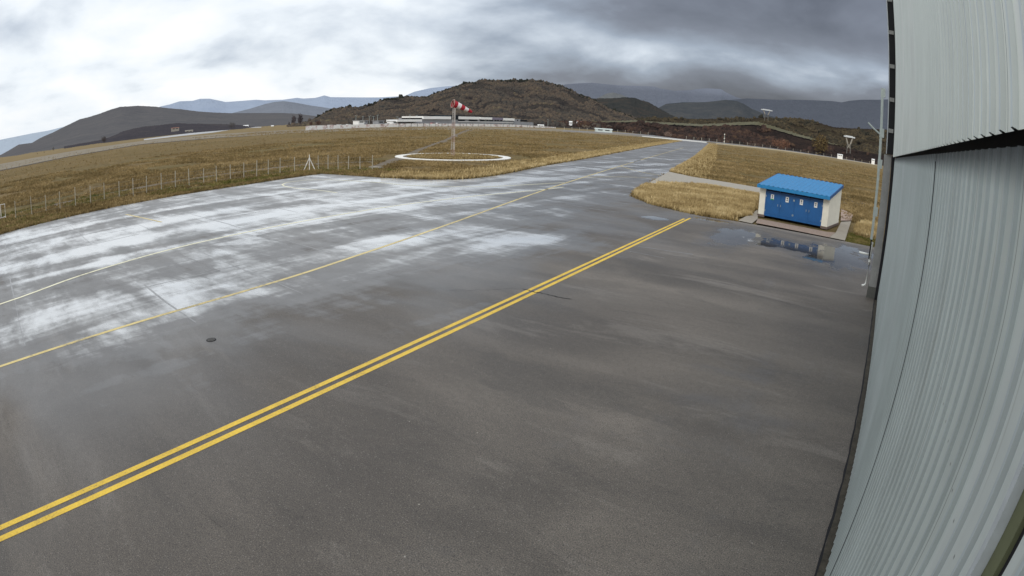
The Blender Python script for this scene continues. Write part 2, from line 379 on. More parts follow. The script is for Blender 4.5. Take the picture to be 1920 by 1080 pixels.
# ------------------------------------------------------------------ ground
NG = 90
def gz(x, y): return 0.0
r_ = [0, 15, 30, 45, 60, 80, 100, 130, 170, 220, 300, 420, 600, 900, 1400, 2400, 5000, 12000, 30000]
gm = MB(); gm.v.append((0, 0, -.06)); 
for r in r_[1:]:
    for j in range(NG): a = 2*math.pi*j/NG; gm.v.append((r*math.cos(a), r*math.sin(a), -.06))
gm.f += [(0, 1+j, 1+(j+1) % NG) for j in range(NG)]
for i in range(len(r_)-2):
    for j in range(NG): a = 1+i*NG; gm.f.append((a+j, a+NG+j, a+NG+(j+1) % NG, a+(j+1) % NG))
gm.build('ground', M_GRASS)['kind'] = 'structure'

XW = -41.6
corner = [gp(600, 326), gp(640, 329), gp(715, 333.3), gp(793, 336.7), gp(850, 337.3), gp(877, 336), gp(943, 328), gp(1027, 311.7), gp(1127, 292), gp(1199, 277.6)]
wedge = [(-39.6, -30), (-39.9, -10), (-40.4, 2.3), (-41.3, 6), (-42.2, 12), (-42.6, 17), (-43.2, 24.3), (-44.2, 30)]
twL = smooth_line([(-37.2, 33.9), (-34.2, 34.9), (-31.7, 37.0), (-31.4, 40), (-32.4, 45), (-36.2, 58), (-43.8, 86), (-73, 185), (-108, 305)], 5)
twR = [(-97.5, 320), (-38.5, 116.3), (-25.6, 68.5), (-20.8, 50), (-19.4, 46), (-18.6, 42), (-17.4, 39.0), (-14.8, 36.6), (-12.2, 35.3), (-8.4, 34.85)]
apron = wedge+[(-44.7, 33.2)]+[(p.x, p.y) for p in twL]+[(-118, 318), (-150, 332), (-150, 345), (-92, 345)]+twR+[(-1.7, 34.7), (40, 35.5), (40, -30)]
poly('apron', apron, 0.0, M_ASPH)
edge = wedge+[(-44.7, 33.2)]+[(p.x, p.y) for p in twL]
mb = MB(); strip(mb, [(p[0]-.1, p[1]) for p in edge], .32, -.02); 
mb2 = twR[::-1]; strip(mb, [(p[0], p[1]+.1) for p in mb2], .22, -.02); mb.build('soil_edge', M_SOIL)['kind'] = 'structure'

# painted lines
def line(name, pts, w, m, z=.004, label=None):
    mb = MB(); strip(mb, pts, w, z); o = mb.build(name, m); o['kind'] = 'structure'; return o
dA = [gp(0, 990), gp(640, 703), gp(990, 546), gp(1283, 410)]
# straight least-squares double line
def fit(ps, ext0, ext1):
    q = np.array([[p.x, p.y] for p in ps]); c = q.mean(0); u = np.linalg.svd(q-c)[2][0]; u = u if u[1] > 0 else -u
    s = (q-c) @ u; return [tuple(c+u*(s.min()-ext0)), tuple(c+u*(s.max()+ext1))]
mbd = MB()
Lf = fit(dA, 5, 0); strip(mbd, Lf, .13, .004)
Lg = fit([gp(0, 1015.5), gp(320, 863), gp(640, 718.5), gp(1000, 548.8), gp(1295, 409)], 5, 0); strip(mbd, Lg, .135, .004)
mbd.build('double_yellow_line', M_YEL)['kind'] = 'structure'
T1 = [gp(*p) for p in ((0, 687.3), (130, 645), (266.7, 601.7), (340, 580), (466.7, 543.3), (566.7, 515), (640, 489), (730, 456.5), (860, 414), (968, 375), (1060, 343.3), (1166, 310.3), (1199, 300.5))]
T1 = smooth_line([T1[0]+(T1[0]-T1[1])*2]+T1[::2]+[T1[-1], gp(1283, 276.5)], 6)
line('yellow_taxi_line', T1, .15, M_YEL2)
T2 = smooth_line([(-20.9, -6), (-21.4, 0.8), (-22.6, 4.6), (-23.6, 8.8), (-24.1, 12.8), (-24.4, 17.9), (-24.5, 23.8), (-24.0, 30.1), (-23.6, 33.1), (-23.2, 36.9), (-23.2, 39.5)], 5)
line('worn_taxi_line', T2, .16, M_YEL3, .004)
T3 = smooth_line([gp(*p) for p in ((529, 346), (545, 341), (600, 337), (700, 341.5), (760, 347), (830, 349.5), (900, 350.5), (980, 347), (1060, 342.5))], 5)
line('curved_taxi_line', T3, .16, M_YEL3, .008)
T4 = smooth_line([gp(*p) for p in ((529, 346), (535, 349.5), (556, 353), (600, 357), (632, 361.5))], 5); line('stand_line', T4, .15, M_YEL3, .006)
line('stand_line', smooth_line([gp(236, 402), gp(265, 408), (gp(303, 416.5))], 4), .15, M_YEL2, .006)
line('branch_line', smooth_line([gp(*p) for p in ((1164, 311.5), (1185, 318), (1215, 325), (1238, 329))], 5), .15, M_YEL2, .006)
line('branch_line', smooth_line([gp(*p) for p in ((1095, 333), (1130, 331.8), (1180, 332), (1230, 334.5))], 5), .15, M_YEL2, .010)
# pavement joints across the apron, and tarred cracks
mbj = MB()
rr = random.Random(4)
for i, (y0, xa, xb) in enumerate(((1.2, -16, -40), (5.7, -9, -40.5), (9.6, -14, -41), (13.4, -17, -41.5), (17.6, -12, -42), (21.6, -8, -42), (25.8, -17, -43), (30.9, -12, -43))):
    pts = []; x = xa
    while x > xb: pts.append((x, y0+(x-xa)*-.055+rr.uniform(-.05, .05))); x -= 2.5
    for q in range(0, len(pts)-2, 2):
        if rr.random() < .62: strip(mbj, pts[q:q+3], [rr.choice((.02, .04, .07)) for _ in range(3)], .003)
for x0, ya, yb in ((-28.6, -8, 32), (-33.6, 2, 33), (-37.6, 3, 33), (-18.4, 6, 21)):
    pts = [(x0+rr.uniform(-.06, .06)-y*.03, y) for y in np.arange(ya, yb, 2.2)]
    for q in range(0, len(pts)-2, 2):
        if rr.random() < .6: strip(mbj, pts[q:q+3], [rr.choice((.02, .04, .06)) for _ in range(3)], .0035)
for a, b in (((1105, 391), (1160, 398)), ((1195, 462), (1300, 477))):
    A_, B_ = gp(*a), gp(*b); strip(mbj, [A_.lerp(B_, k/8)+Vector((rr.uniform(-.04, .04), rr.uniform(-.04, .04), 0)) for k in range(9)], .06, .003)
mbj.build('pavement_joint', M_JOINT)['kind'] = 'structure'
mbc = MB()
def crack(a, b, w, seed, wob=.12):
    r2 = random.Random(seed); A_, B_ = gp(*a), gp(*b); n = 22; o = Vector((0, 0, 0)); pts = []
    for k in range(n+1):
        o += Vector((r2.uniform(-wob, wob), r2.uniform(-wob, wob), 0))*.5; o *= .8; pts.append(A_.lerp(B_, k/n)+o)
    strip(mbc, pts, [w*r2.uniform(.3, 1.2)*(1 if 0 < k < n else .1) for k in range(n+1)], .009)
crack((978, 542), (1073, 561), .045, 1); crack((840, 545), (978, 542), .012, 5)
crack((380, 960), (420, 990), .005, 7, .05)
mbc.build('crack', M_CRACK)['kind'] = 'structure'

# manhole
c = gp(396, 637.5); mh = empty('manhole_cover', (c.x, c.y, 0)); mh.scale = (.36, .36, 1); tag(mh, 'round dark iron manhole cover set in the wet apron left of the double yellow line', 'manhole cover')
m_ = MB(); n = 28
ring = [(math.cos(2*math.pi*k/n), math.sin(2*math.pi*k/n)) for k in range(n)]
m_.add([(x*.34, y*.34, .012) for x, y in ring]+[(x*.28, y*.28, .012) for x, y in ring]+[(x*.36, y*.36, .001) for x, y in ring], [(k, (k+1) % n, n+(k+1) % n, n+k) for k in range(n)]+[(2*n+k, 2*n+(k+1) % n, (k+1) % n, k) for k in range(n)])
m_.build('frame', M_CRACK, mh)
m_ = MB(); m_.add([(x*.27, y*.27, .009) for x, y in ring], [tuple(range(n))])
for k in range(-3, 4): m_.box((-.2, k*.06-.01, .008), (.2, k*.06+.01, .016))
m_.build('lid', simple('cast_iron', (.10, .095, .09), .5, .2), mh)

# path, island, slabs
path = [gp(1254.6, 322), gp(1301, 332), gp(1423.6, 352), gp(1460, 358), gp(1462, 372), gp(1423.6, 365), gp(1324, 347), gp(1236, 344.2), gp(1228, 347.5), gp(1211.5, 345.5)]
poly('concrete_path', path, .02, M_CONC2)
path2 = [gp(1560, 372), gp(1640, 388), gp(1640, 394), gp(1560, 379)]
poly('dirt_track', [gp(1560, 366), gp(1650, 383), gp(1650, 390), gp(1560, 377)], -.03, M_GRAVEL)

# windsock track in the meadow
trk = [gp(*p) for p in ((690, 318), (740, 299), (765, 291), (790, 279), (815, 270), (838, 262), (862, 250), (880, 243))]
mbt = MB(); ws = [1.8, 1.7, 1.5, 1.4, 1.5, 1.8, 2.2, 3.0]; strip(mbt, trk, ws, -.045)
mbt.build('dirt_track', M_GRAVEL)['kind'] = 'structure'
strip_pts = [(-52, 3), (-53, 12), (-55, 22), (-56, 32), (-56.5, 40), (-52, 46)]
mbt = MB(); strip(mbt, smooth_line(strip_pts, 4), 1.6, -.05); mbt.build('path', M_GRAVEL)['kind'] = 'structure'

# runway and road beyond the meadow
def band(name, lo, up, z, m, far=2500):
    n = 40
    def samp(P, t):
        xs = [q[0] for q in P]; x = P[0][0]+(P[-1][0]-P[0][0])*t; return x, float(np.interp(x, xs, [q[1] for q in P]))
    a = [gp(*samp(lo, k/n), z, far) for k in range(n+1)]; b = [gp(*samp(up, k/n), z, far) for k in range(n+1)]
    mb = MB(); mb.add(a+b, [(k, k+1, n+2+k, n+1+k) for k in range(n)]); o = mb.build(name, m); o['kind'] = 'structure'; return o
M_RWY = simple('runway_concrete', (.20, .165, .11), .8, var=.15, scale=.05)
M_WETR = simple('wet_runway', (.30, .30, .30), .35, var=.1, scale=.05)
band('runway_shoulder', [(-60, 335), (0, 320), (133, 293), (267, 270.5), (400, 259), (533, 250.5), (633, 246), (760, 243.5), (900, 243), (1040, 246.5), (1200, 256), (1278, 263.5)],
     [(-60, 322), (0, 307.5), (133, 283.5), (267, 264), (400, 252), (533, 244), (633, 241), (760, 238.8), (900, 238.6), (1040, 241.5), (1200, 252.5), (1278, 262)], -.03, M_RWY)
band('runway_edge', [(-60, 335.6), (0, 320.8), (133, 293.6), (267, 271), (400, 259.5), (470, 255)], [(-60, 334), (0, 319.2), (133, 292.4), (267, 270), (400, 258.7), (470, 254.6)], -.02, M_SOIL)
band('road', [(270, 263), (330, 256), (400, 248.6), (450, 240.5), (490, 239)], [(270, 260.8), (330, 253), (400, 244), (450, 238), (490, 237.8)], -.02, M_WETR)
band('threshold_marking', [(1204, 256.0), (1260, 261.6), (1325, 267.8)], [(1204, 254.6), (1260, 259.2), (1325, 265.8)], .03, simple('pale_wet_concrete', (.62, .60, .54), .5, scale=.1))
band('field_edge_strip', [(1343, 269.5), (1467, 283), (1560, 296), (1650, 311)], [(1343, 268), (1467, 281.3), (1560, 294), (1650, 308.6)], -.03, simple('pale_verge', (.42, .34, .2), .9, scale=.2))

# ------------------------------------------------------------------ grass tufts
def inside(P, poly_):
    x, y = P[:, 0], P[:, 1]; q = np.array([[p[0], p[1]] for p in poly_]); r = np.zeros(len(P), bool); j = len(q)-1
    for i in range(len(q)):
        c_ = ((q[i, 1] > y) != (q[j, 1] > y)) & (x < (q[j, 0]-q[i, 0])*(y-q[i, 1])/(q[j, 1]-q[i, 1]+1e-12)+q[i, 0]); r ^= c_; j = i
    return r
def tufts(name, P, hgt, wid, m, label, blades=5, z0=-.03):
    n = len(P); h = hgt*RNG.uniform(.5, 1.25, n) if np.isscalar(hgt) else hgt*RNG.uniform(.5, 1.25, n)
    V = []; 
    for k in range(blades):
        a = RNG.uniform(0, 2*np.pi, n); off = wid*RNG.uniform(.0, .5, n); b = RNG.uniform(0, 2*np.pi, n)
        bx = P[:, 0]+np.cos(a)*off; by = P[:, 1]+np.sin(a)*off; w = wid*RNG.uniform(.05, .16, n)*1.3
        lean = h*RNG.uniform(.05, .5, n); hh = h*RNG.uniform(.55, 1, n); la = RNG.uniform(0, 2*np.pi, n)
        p0 = np.stack([bx-np.cos(b)*w, by-np.sin(b)*w, np.full(n, z0)], 1); p1 = np.stack([bx+np.cos(b)*w, by+np.sin(b)*w, np.full(n, z0)], 1)
        p2 = np.stack([bx+np.cos(la)*lean, by+np.sin(la)*lean, z0+hh], 1); V.append(np.stack([p0, p1, p2], 1))
    V = np.concatenate(V, 0).reshape(-1, 3); Fc = np.arange(len(V)).reshape(-1, 3)
    o = npmesh(name, V, Fc, m); tag(o, label, 'grass', kind='stuff'); return o
def patchy(P, sc, thr):
    keep = np.array([mnoise.noise(Vector((p[0]*sc, p[1]*sc, 3.3))) for p in P]); return P[keep > thr]
island = [gp(1211.5, 345.8), gp(1228, 348), gp(1236, 345), gp(1324, 347.6), gp(1423, 365.6), (-8.4, 38.6), (-9.2, 35.5), gp(1384, 414.8), gp(1328.7, 407.4), gp(1277.8, 397), gp(1220, 383), gp(1192, 370.4), gp(1187.5, 360), gp(1205, 350)]
isl = poly('grass_island', island, .012, M_GRASS)
def rnd_in(poly_, n):
    q = np.array([[p[0], p[1]] for p in poly_]); lo, hi = q.min(0), q.max(0); P = RNG.uniform(lo, hi, (n, 2)); return P[inside(P, poly_)]
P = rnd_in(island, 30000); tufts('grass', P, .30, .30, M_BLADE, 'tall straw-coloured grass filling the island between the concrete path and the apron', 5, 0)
# verge along the taxiway and the apron (taller, paler)
def along(pts, side, w, n):
    pts = [Vector((p[0], p[1], 0)) for p in pts]; L = [0]
    for a, b in zip(pts, pts[1:]): L.append(L[-1]+(b-a).length)
    out = []; 
    # favour the nearer part
    s = L[-1]*RNG.uniform(0, 1, n)**1.6
    for q in s:
        i = max(0, min(len(pts)-2, int(np.searchsorted(L, q))-1)); a, b = pts[i], pts[i+1]; t = (q-L[i])/max(1e-6, L[i+1]-L[i]); d = (b-a).normalized(); nn = Vector((-d.y, d.x, 0))*side
        p = a.lerp(b, t)+nn*(.15+w*random.random()**2.6); out.append((p.x, p.y))
    return np.array(out)
def clear(P): return P[~inside(P, apron)]
vL = clear(along([(p.x, p.y) for p in twL], 1, 4.0, 14000)); vR = clear(along([(-20.8, 50), (-25.6, 68.5), (-38.5, 116.3), (-97.5, 320)], -1, 4.5, 8000))
vW = along(wedge[1:]+[(-44.7, 33.2), (-37.2, 34.0)], 1, 1.6, 9000); vW = clear(vW)
vR = vR[~inside(vR, path)]
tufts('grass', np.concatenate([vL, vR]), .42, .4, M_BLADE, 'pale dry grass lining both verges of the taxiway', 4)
tufts('grass', vW, .22, .3, M_BLADE2, 'short brown grass along the west edge of the apron', 4)
# meadow (west and east of the taxiway), thinner with distance
def meadow(n, az0, az1, r0, r1):
    az = RNG.uniform(az0, az1, n); r = r0*(r1/r0)**RNG.uniform(0, 1, n); return np.stack([np.sin(az)*r, np.cos(az)*r], 1)
P = meadow(150000, RAD(-96), RAD(8), 38, 330); P = clear(P); P = P[~inside(P, path)]; P = P[(P[:, 0] < -41) | (P[:, 1] > 35)]
shedpad = [(-9.6, 34.0), (-1.2, 33.5), (-.6, 45.5), (-8.5, 46)]
P = P[~inside(P, shedpad)]
k = (P[:, 0]+.12*P[:, 1] < -112) & (P[:, 1] < 130); P = P[~(k & (RNG.uniform(0, 1, len(P)) < .9))]
rc = gp(849, 293.2); RCX, RCY = rc.x, rc.y
dr = np.hypot(P[:, 0]-RCX, P[:, 1]-RCY); P = P[(dr < 5.6) | (dr > 9.2)]
P = patchy(P, .12, -.28)
def off_line(P, pts, w):
    d = np.full(len(P), 1e9)
    for a, b in zip(pts, pts[1:]):
        a = np.array([a[0], a[1]]); b = np.array([b[0], b[1]]); v = b-a; t_ = np.clip(((P-a) @ v)/(v @ v), 0, 1); d = np.minimum(d, np.hypot(*(P-(a+t_[:, None]*v)).T))
    return P[d > w]
P = off_line(P, trk, .55); P = off_line(P, strip_pts, .9)
dd = np.hypot(P[:, 0], P[:, 1])
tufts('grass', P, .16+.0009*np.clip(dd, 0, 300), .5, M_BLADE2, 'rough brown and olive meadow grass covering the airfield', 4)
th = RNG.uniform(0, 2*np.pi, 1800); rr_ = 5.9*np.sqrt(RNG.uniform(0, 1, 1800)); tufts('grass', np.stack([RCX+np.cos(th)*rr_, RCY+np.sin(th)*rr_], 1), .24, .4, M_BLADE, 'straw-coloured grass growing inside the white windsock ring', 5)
P = clear(np.stack([RNG.uniform(-54, -41, 9000), RNG.uniform(0, 40, 9000)], 1)); P = patchy(P, .3, -.05)
tufts('grass', P, .20, .3, M_BLADE3, 'short green and brown grass between the apron and the wire fence', 5)
P = np.stack([RNG.uniform(-1.7, 6, 3500), RNG.uniform(34.8, 39.5, 3500)], 1); tufts('grass', P, .10, .2, M_BLADE3, 'short green grass beside the hangar end', 5)
P = np.stack([RNG.uniform(-2.2, 5, 5000), RNG.uniform(38.5, 47, 5000)], 1); P = P[P[:, 0] > -2+(P[:, 1]-38)*.12]; P = P[~inside(P, [gp(1549, 438), gp(1602, 458), gp(1606, 398), gp(1570, 384)])]; tufts('grass', P, .38, .35, M_BLADE, 'tall straw-coloured grass behind the blue shed', 5)

# ------------------------------------------------------------------ hangar
hg = empty('hangar', (.5, 10, 0)); tag(hg, 'hangar with tall pale grey corrugated cladding along the right of the apron', 'hangar')
def P_(*a): return Vector(a)-Vector((.5, 10, 0))
def corr(y0, y1, z0, z1, X, pitch, depth, flat=.55, phase=0.0, zsplit=1, jag=0.0, seed=1):
    # trapezoid-rib sheet in the X plane; ribs stand out toward -X
    mb = MB(); r2 = random.Random(seed); ys = []
    k = math.floor((y0-phase)/pitch)
    while True:
        b = phase+k*pitch
        for fr, dd_ in ((0, 0), (flat, 0), (flat+.07, depth), (.93, depth)):
            y = b+fr*pitch
            if y0 < y < y1: ys.append((y, dd_))
        if b > y1: break
        k += 1
    def dep(y):
        fr = ((y-phase)/pitch) % 1
        return 0 if fr < flat else ((fr-flat)/.07*depth if fr < flat+.07 else (depth if fr < .93 else (1-fr)/.07*depth))
    ys = [(y0, dep(y0))]+ys+[(y1, dep(y1))]
    zs = [z0+(z1-z0)*i/zsplit for i in range(zsplit+1)]
    for i, z in enumerate(zs):
        for y, d_ in ys:
            zz = z+(jag*(d_/depth)*1.0 if i == 0 else 0)
            bul = .004*mnoise.noise(Vector((y*.35, z*.6, seed)))
            mb.v.append(tuple(P_(X-d_+bul, y, zz)))
    n = len(ys)
    for i in range(zsplit):
        for j in range(n-1): a = i*n+j; mb.f.append((a, a+n, a+n+1, a+1))
    return mb
YE = 21.65
lo = corr(5.33, YE, .13, 5.045, .525, .2, .013, .74, .02, 10, 0, 2); lo.add(*(lambda m: (m.v, m.f))(corr(1.25, 5.30, .13, 5.045, .528, .2, .013, .74, .02, 10, 0, 3)))
lo.add(*(lambda m: (m.v, m.f))(corr(-5, 1.10, .13, 5.045, .55, .2, .013, .74, .02, 10, 0, 4)))
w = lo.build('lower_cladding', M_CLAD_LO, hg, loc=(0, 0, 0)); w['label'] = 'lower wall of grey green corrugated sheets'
up = corr(4.46, YE-.02, 5.072, 12.6, .455, .2, .015, .70, .02, 12, .006, 5); up.add(*(lambda m: (m.v, m.f))(corr(-5, 4.44, 5.072, 12.6, .452, .2, .018, .70, .02, 12, .007, 6)))
up.build('upper_cladding', M_CLAD_UP, hg)['label'] = 'paler upper cladding overhanging the lower wall'
m_ = MB(); m_.box(P_(.508, 1.218, .13), P_(.56, 1.252, 5.1)); m_.build('corner_flashing', M_FLASH, hg)
m_ = MB(); m_.box(P_(.54, 1.135, .13), P_(.60, 1.216, 5.1)); m_.build('olive_post', M_OLIVE, hg)
m_ = MB(); m_.box(P_(.556, -5, .0), P_(.70, YE, 12.5)); m_.build('dark_backing', M_DARK, hg)  # near-black colour paints in the shade of the gap under the overhang
m_ = MB(); m_.box(P_(.519, 5.303, .13), P_(.553, 5.327, 4.98)); m_.build('sheet_gap', M_DARK, hg)
m_ = MB(); m_.box(P_(.425, -5, -.02), P_(.56, 21.6, .012)); m_.build('base_channel', M_CHAN, hg)
m_ = MB(); rg_ = random.Random(8); pts = [(.405+rg_.uniform(-.008, .008), -5+.35*k) for k in range(77)]; strip(m_, pts, [.035+rg_.uniform(-.012, .012) for _ in pts], .013); m_.v = [tuple(P_(*v)) for v in m_.v]; m_.build('edge_gap', M_DARK, hg)
m_ = MB(); m_.box(P_(.70, -5, 0), P_(24, YE-.1, 12.45)); m_.build('hangar_body', M_PILLAR, hg)
m_ = MB(); m_.add([P_(.3, -5.4, 12.6), P_(.3, YE+.3, 12.6), P_(12, YE+.3, 14.6), P_(12, -5.4, 14.6), P_(24.4, YE+.3, 12.6), P_(24.4, -5.4, 12.6)], [(0, 3, 2, 1), (3, 5, 4, 2), (0, 1, 4, 5)]); m_.build('roof', M_GALV, hg)
# recess at the far corner (its shade painted as near-black boxes), brackets and the rendered pillar
m_ = MB(); m_.box(P_(.20, YE+.02, 5.15), P_(.52, YE+.5, 12.6)); m_.build('corner_recess', M_DARK, hg)
m_ = MB(); m_.box(P_(.40, YE, .02), P_(.52, YE+.30, 5.1)); m_.build('corner_recess', M_DARK, hg)
for z in (5.9, 7.0, 8.2, 9.45, 10.7):
    m_ = MB(); m_.box(P_(.21, YE-.02, z), P_(.40, YE+.02, z+.14)); m_.build('bracket', M_PILLAR, hg)
m_ = MB(); m_.box(P_(.165, YE+.1, 5.15), P_(.198, YE+.5, 12.6)); m_.build('edge_flashing', M_FLASH, hg)
m_ = MB(); m_.box(P_(.10, YE+.15, .42), P_(.39, YE+.6, 5.12)); m_.build('pillar', M_PILLAR, hg)
m_ = MB(); m_.box(P_(.07, YE+.12, 0), P_(.40, YE+.62, .42)); m_.build('plinth', M_PILLARD, hg)
# steel gutter post
gpst = empty('steel_post', (-.07, 22.0, 0)); tag(gpst, 'tall slotted galvanised steel post at the far corner of the hangar', 'post')
m_ = MB(); m_.box((-.05, -.04, 2.05), (.03, .04, 7.45)); m_.box((.035, -.04, 2.05), (.05, .04, 7.45)); m_.build('channel', M_GALV, gpst)
for z in (3.05, 4.75, 5.85, 7.3): m_ = MB(); m_.box((-.06, -.05, z-.16), (.12, .05, z+.16)); m_.build('bracket_plate', M_GALV, gpst)
m_ = MB(); m_.tube([(-.04, 0, 5.80), (-.30, 0, 5.96), (-.52, 0, 6.14)], .032, 8); m_.build('angled_arm', M_GALV, gpst)
m_ = MB(); m_.box((-.02, -.03, 1.35), (.03, .03, 2.04)); m_.build('post_foot', M_DARK, gpst)
dp = empty('downpipe', (-.02, 22.1, 0)); tag(dp, 'white plastic downpipe with an elbow at its foot beside the hangar corner', 'pipe')
m_ = MB(); m_.tube([(.0, 0, 1.95), (.0, 0, 1.3), (-.0, 0, .52), (-.01, 0, .42), (-.06, 0, .36), (-.16, 0, .33)], .042, 10); m_.build('pipe', M_PVC, dp, True)
m_ = MB(); m_.tube([(-.02, 0, 1.48), (-.46, 0, 1.50)], .04, 10); m_.build('branch_pipe', M_PVC, dp, True)
for z in (1.22, 1.86): m_ = MB(); m_.tube([(0, 0, z), (0, 0, z+.08)], .052, 10); m_.build('collar', M_PVC, dp)
pl = MB(); pl.box((-.62, -.12, 0), (.62, .12, .09)); pl.box((-.5, -.08, .09), (.5, .08, .11)); o = pl.build('concrete_beam', simple('pale_beam', (.70, .66, .50), .8), None, loc=(-.75, 39.1, 0)); o.rotation_euler = (0, 0, RAD(-6)); tag(o, 'pale concrete beam lying on the green grass by the hangar corner', 'beam')

# ------------------------------------------------------------------ blue shed
ang = RAD(-7.6)
sh = empty('utility_shed', (-8.08, 38.97, 0), ang); tag(sh, 'small cream shed with blue metal roof and four blue doors across its front', 'shed')
W, D = 4.9, 3.75; HF, HB = 1.98, 2.56
m_ = MB()
def wall(x0, x1, y0, y1, zf, zb): m_.add([(x0,y0,.16),(x1,y0,.16),(x1,y1,.16),(x0,y1,.16),(x0,y0,zf),(x1,y0,zf),(x1,y1,zb),(x0,y1,zb)], ((0,3,2,1),(4,5,6,7),(0,1,5,4),(1,2,6,5),(2,3,7,6),(3,0,4,7)))
wall(0, .42, 0, .22, HF, HF); wall(W-.42, W, 0, .22, HF, HF); wall(0, .2, .22, D, HF, HB); wall(W-.2, W, .22, D, HF, HB); wall(.2, W-.2, D-.2, D, HB-.02, HB-.02)
m_.build('wall', M_CREAM, sh)
M_PLB = simple('brown_plinth', (.16, .12, .10), .9)
for xa_, xb_, xc_ in ((-.03, .45, -.03), (W-.45, W+.03, W-.2)):
    m_ = MB(); m_.box((xa_, -.03, 0), (xb_, .25, .16)); m_.box((xc_, .25, 0), (xc_+.23, D+.03, .16)); m_.build('plinth', M_PLB, sh)
m_ = MB(); m_.box((.42, .12, .1), (W-.42, .2, HF)); m_.build('door_recess', M_BLUED, sh)
x0 = .44; dw = (W-.88)/4
for k in range(4):
    a = x0+k*dw; m_ = MB(); m_.box((a+.015, .03, .12), (a+dw-.015, .07, 1.66))
    m_.box((a+.015, .012, .12), (a+.07, .03, 1.66)); m_.box((a+dw-.07, .012, .12), (a+dw-.015, .03, 1.66)); m_.box((a+.07, .012, .12), (a+dw-.07, .03, .2)); m_.box((a+.07, .012, 1.6), (a+dw-.07, .03, 1.66)); m_.box((a+.07, .016, .30), (a+dw-.07, .03, .34))
    d = m_.build('door', M_BLUE, sh)
    h_ = MB(); hx = a+dw-.1 if k % 2 == 0 else a+.1; h_.box((hx-.012, -.02, .85), (hx+.012, .011, .99)); h_.build('handle', M_GALV, d)
    cx = a+dw*.5+(.02 if k else -.03)
    s_ = MB(); s_.box((cx-.11, .006, 1.22), (cx+.11, .0115, 1.56)); sg = s_.build('sign', M_PAPER, d)
    s_ = MB(); nn = 12; s_.add([(cx+.05*math.cos(2*math.pi*j/nn), .003, 1.46+.05*math.sin(2*math.pi*j/nn)) for j in range(nn)], [tuple(range(nn))[::-1]])
    s_.build('symbol', M_INK, sg)
    s_ = MB(); s_.box((cx-.05, .002, 1.32), (cx+.05, .006, 1.37)); s_.build('caption', M_INK, sg)
    for hz_ in (.4, 1.35): h_ = MB(); hx = a+.03 if k % 2 == 0 else a+dw-.03; h_.box((hx-.02, -.006, hz_), (hx+.02, .0115, hz_+.12)); h_.build('hinge', M_GALV, d)
    if k == 0: s_ = MB(); s_.box((cx-.1, .002, 1.20), (cx+.1, .006, 1.28)); s_.build('notice_strip', M_GREENINK, sg)
m_ = MB()
for k in range(5): m_.box((x0+k*dw-.014, .0, .12), (x0+k*dw+.014, .11, 1.86))
m_.box((x0, .02, 1.68), (W-.44, .1, 1.74)); m_.build('door_frame', M_BLUE, sh)
# corrugated roof sheet, boxed fascia
m_ = MB(); nx = 60; xs = [-.07+(W+.14)*i/nx for i in range(nx+1)]; OF = -.40; OB = D+.10
sl = (HB-HF)/D
def rz(y): return HF+.17+sl*y
vs = []
for i, x in enumerate(xs):
    b = .035 if i % 4 in (1, 2) else 0
    vs += [(x, OF, rz(OF)+b), (x, OB, rz(OB)+b)]
m_.add(vs, [(2*i, 2*i+2, 2*i+3, 2*i+1) for i in range(nx)])
rf = m_.build('roof', M_BLUER, sh)
m_ = MB(); m_.box((-.09, OF-.03, rz(OF)-.20), (W+.09, OF+.012, rz(OF)+.012)); m_.build('front_fascia', M_BLUER, rf)
for x in (-.09, W+.05):
    m_ = MB(); m_.add([(x, OF+.014, rz(OF)-.2), (x+.04, OF+.014, rz(OF)-.2), (x+.04, OB, rz(OB)-.2), (x, OB, rz(OB)-.2), (x, OF+.014, rz(OF)+.014), (x+.04, OF+.014, rz(OF)+.014), (x+.04, OB, rz(OB)+.014), (x, OB, rz(OB)+.014)], ((0,3,2,1),(4,5,6,7),(0,1,5,4),(1,2,6,5),(2,3,7,6),(3,0,4,7)))
    m_.build('side_fascia', M_BLUE, rf)
m_ = MB(); m_.box((-.09, OB-.01, rz(OB)-.2), (W+.09, OB+.03, rz(OB)-.01)); 
for i in range(0, nx, 4): m_.box((xs[i]+.0, OB-.06, rz(OB)+.0), (xs[min(nx, i+1)]+.06, OB+.04, rz(OB)+.05))
m_.build('ridge_closure', M_BLUED, rf)
m_ = MB(); m_.add([(-.04, OF+.02, rz(OF)-.16), (W+.04, OF+.02, rz(OF)-.16), (W+.04, .1, HF-.005), (-.04, .1, HF-.005)], [(0, 3, 2, 1)]); m_.build('soffit', M_BLUED, sh)
# paving round the shed
poly('brick_strip', [gp(1417, 419.5), gp(1421, 411), gp(1549, 436), gp(1566, 437.5), gp(1554, 446.6)], .05, M_BRICK)
poly('concrete_slab', [gp(1554.5, 446.3), gp(1567, 437), gp(1577, 417), gp(1595.5, 416), gp(1584, 452.5)], .045, M_CONC)
poly('concrete_slab', [gp(1576, 415.5), gp(1577, 392), gp(1598.6, 404), gp(1596, 415)], .07, simple('pink_slab', (.34, .25, .2), .9))
poly('concrete_slab', [gp(1384, 414.8), gp(1420.5, 394.5), gp(1421, 411), gp(1410, 420.2)], .045, M_CONC)

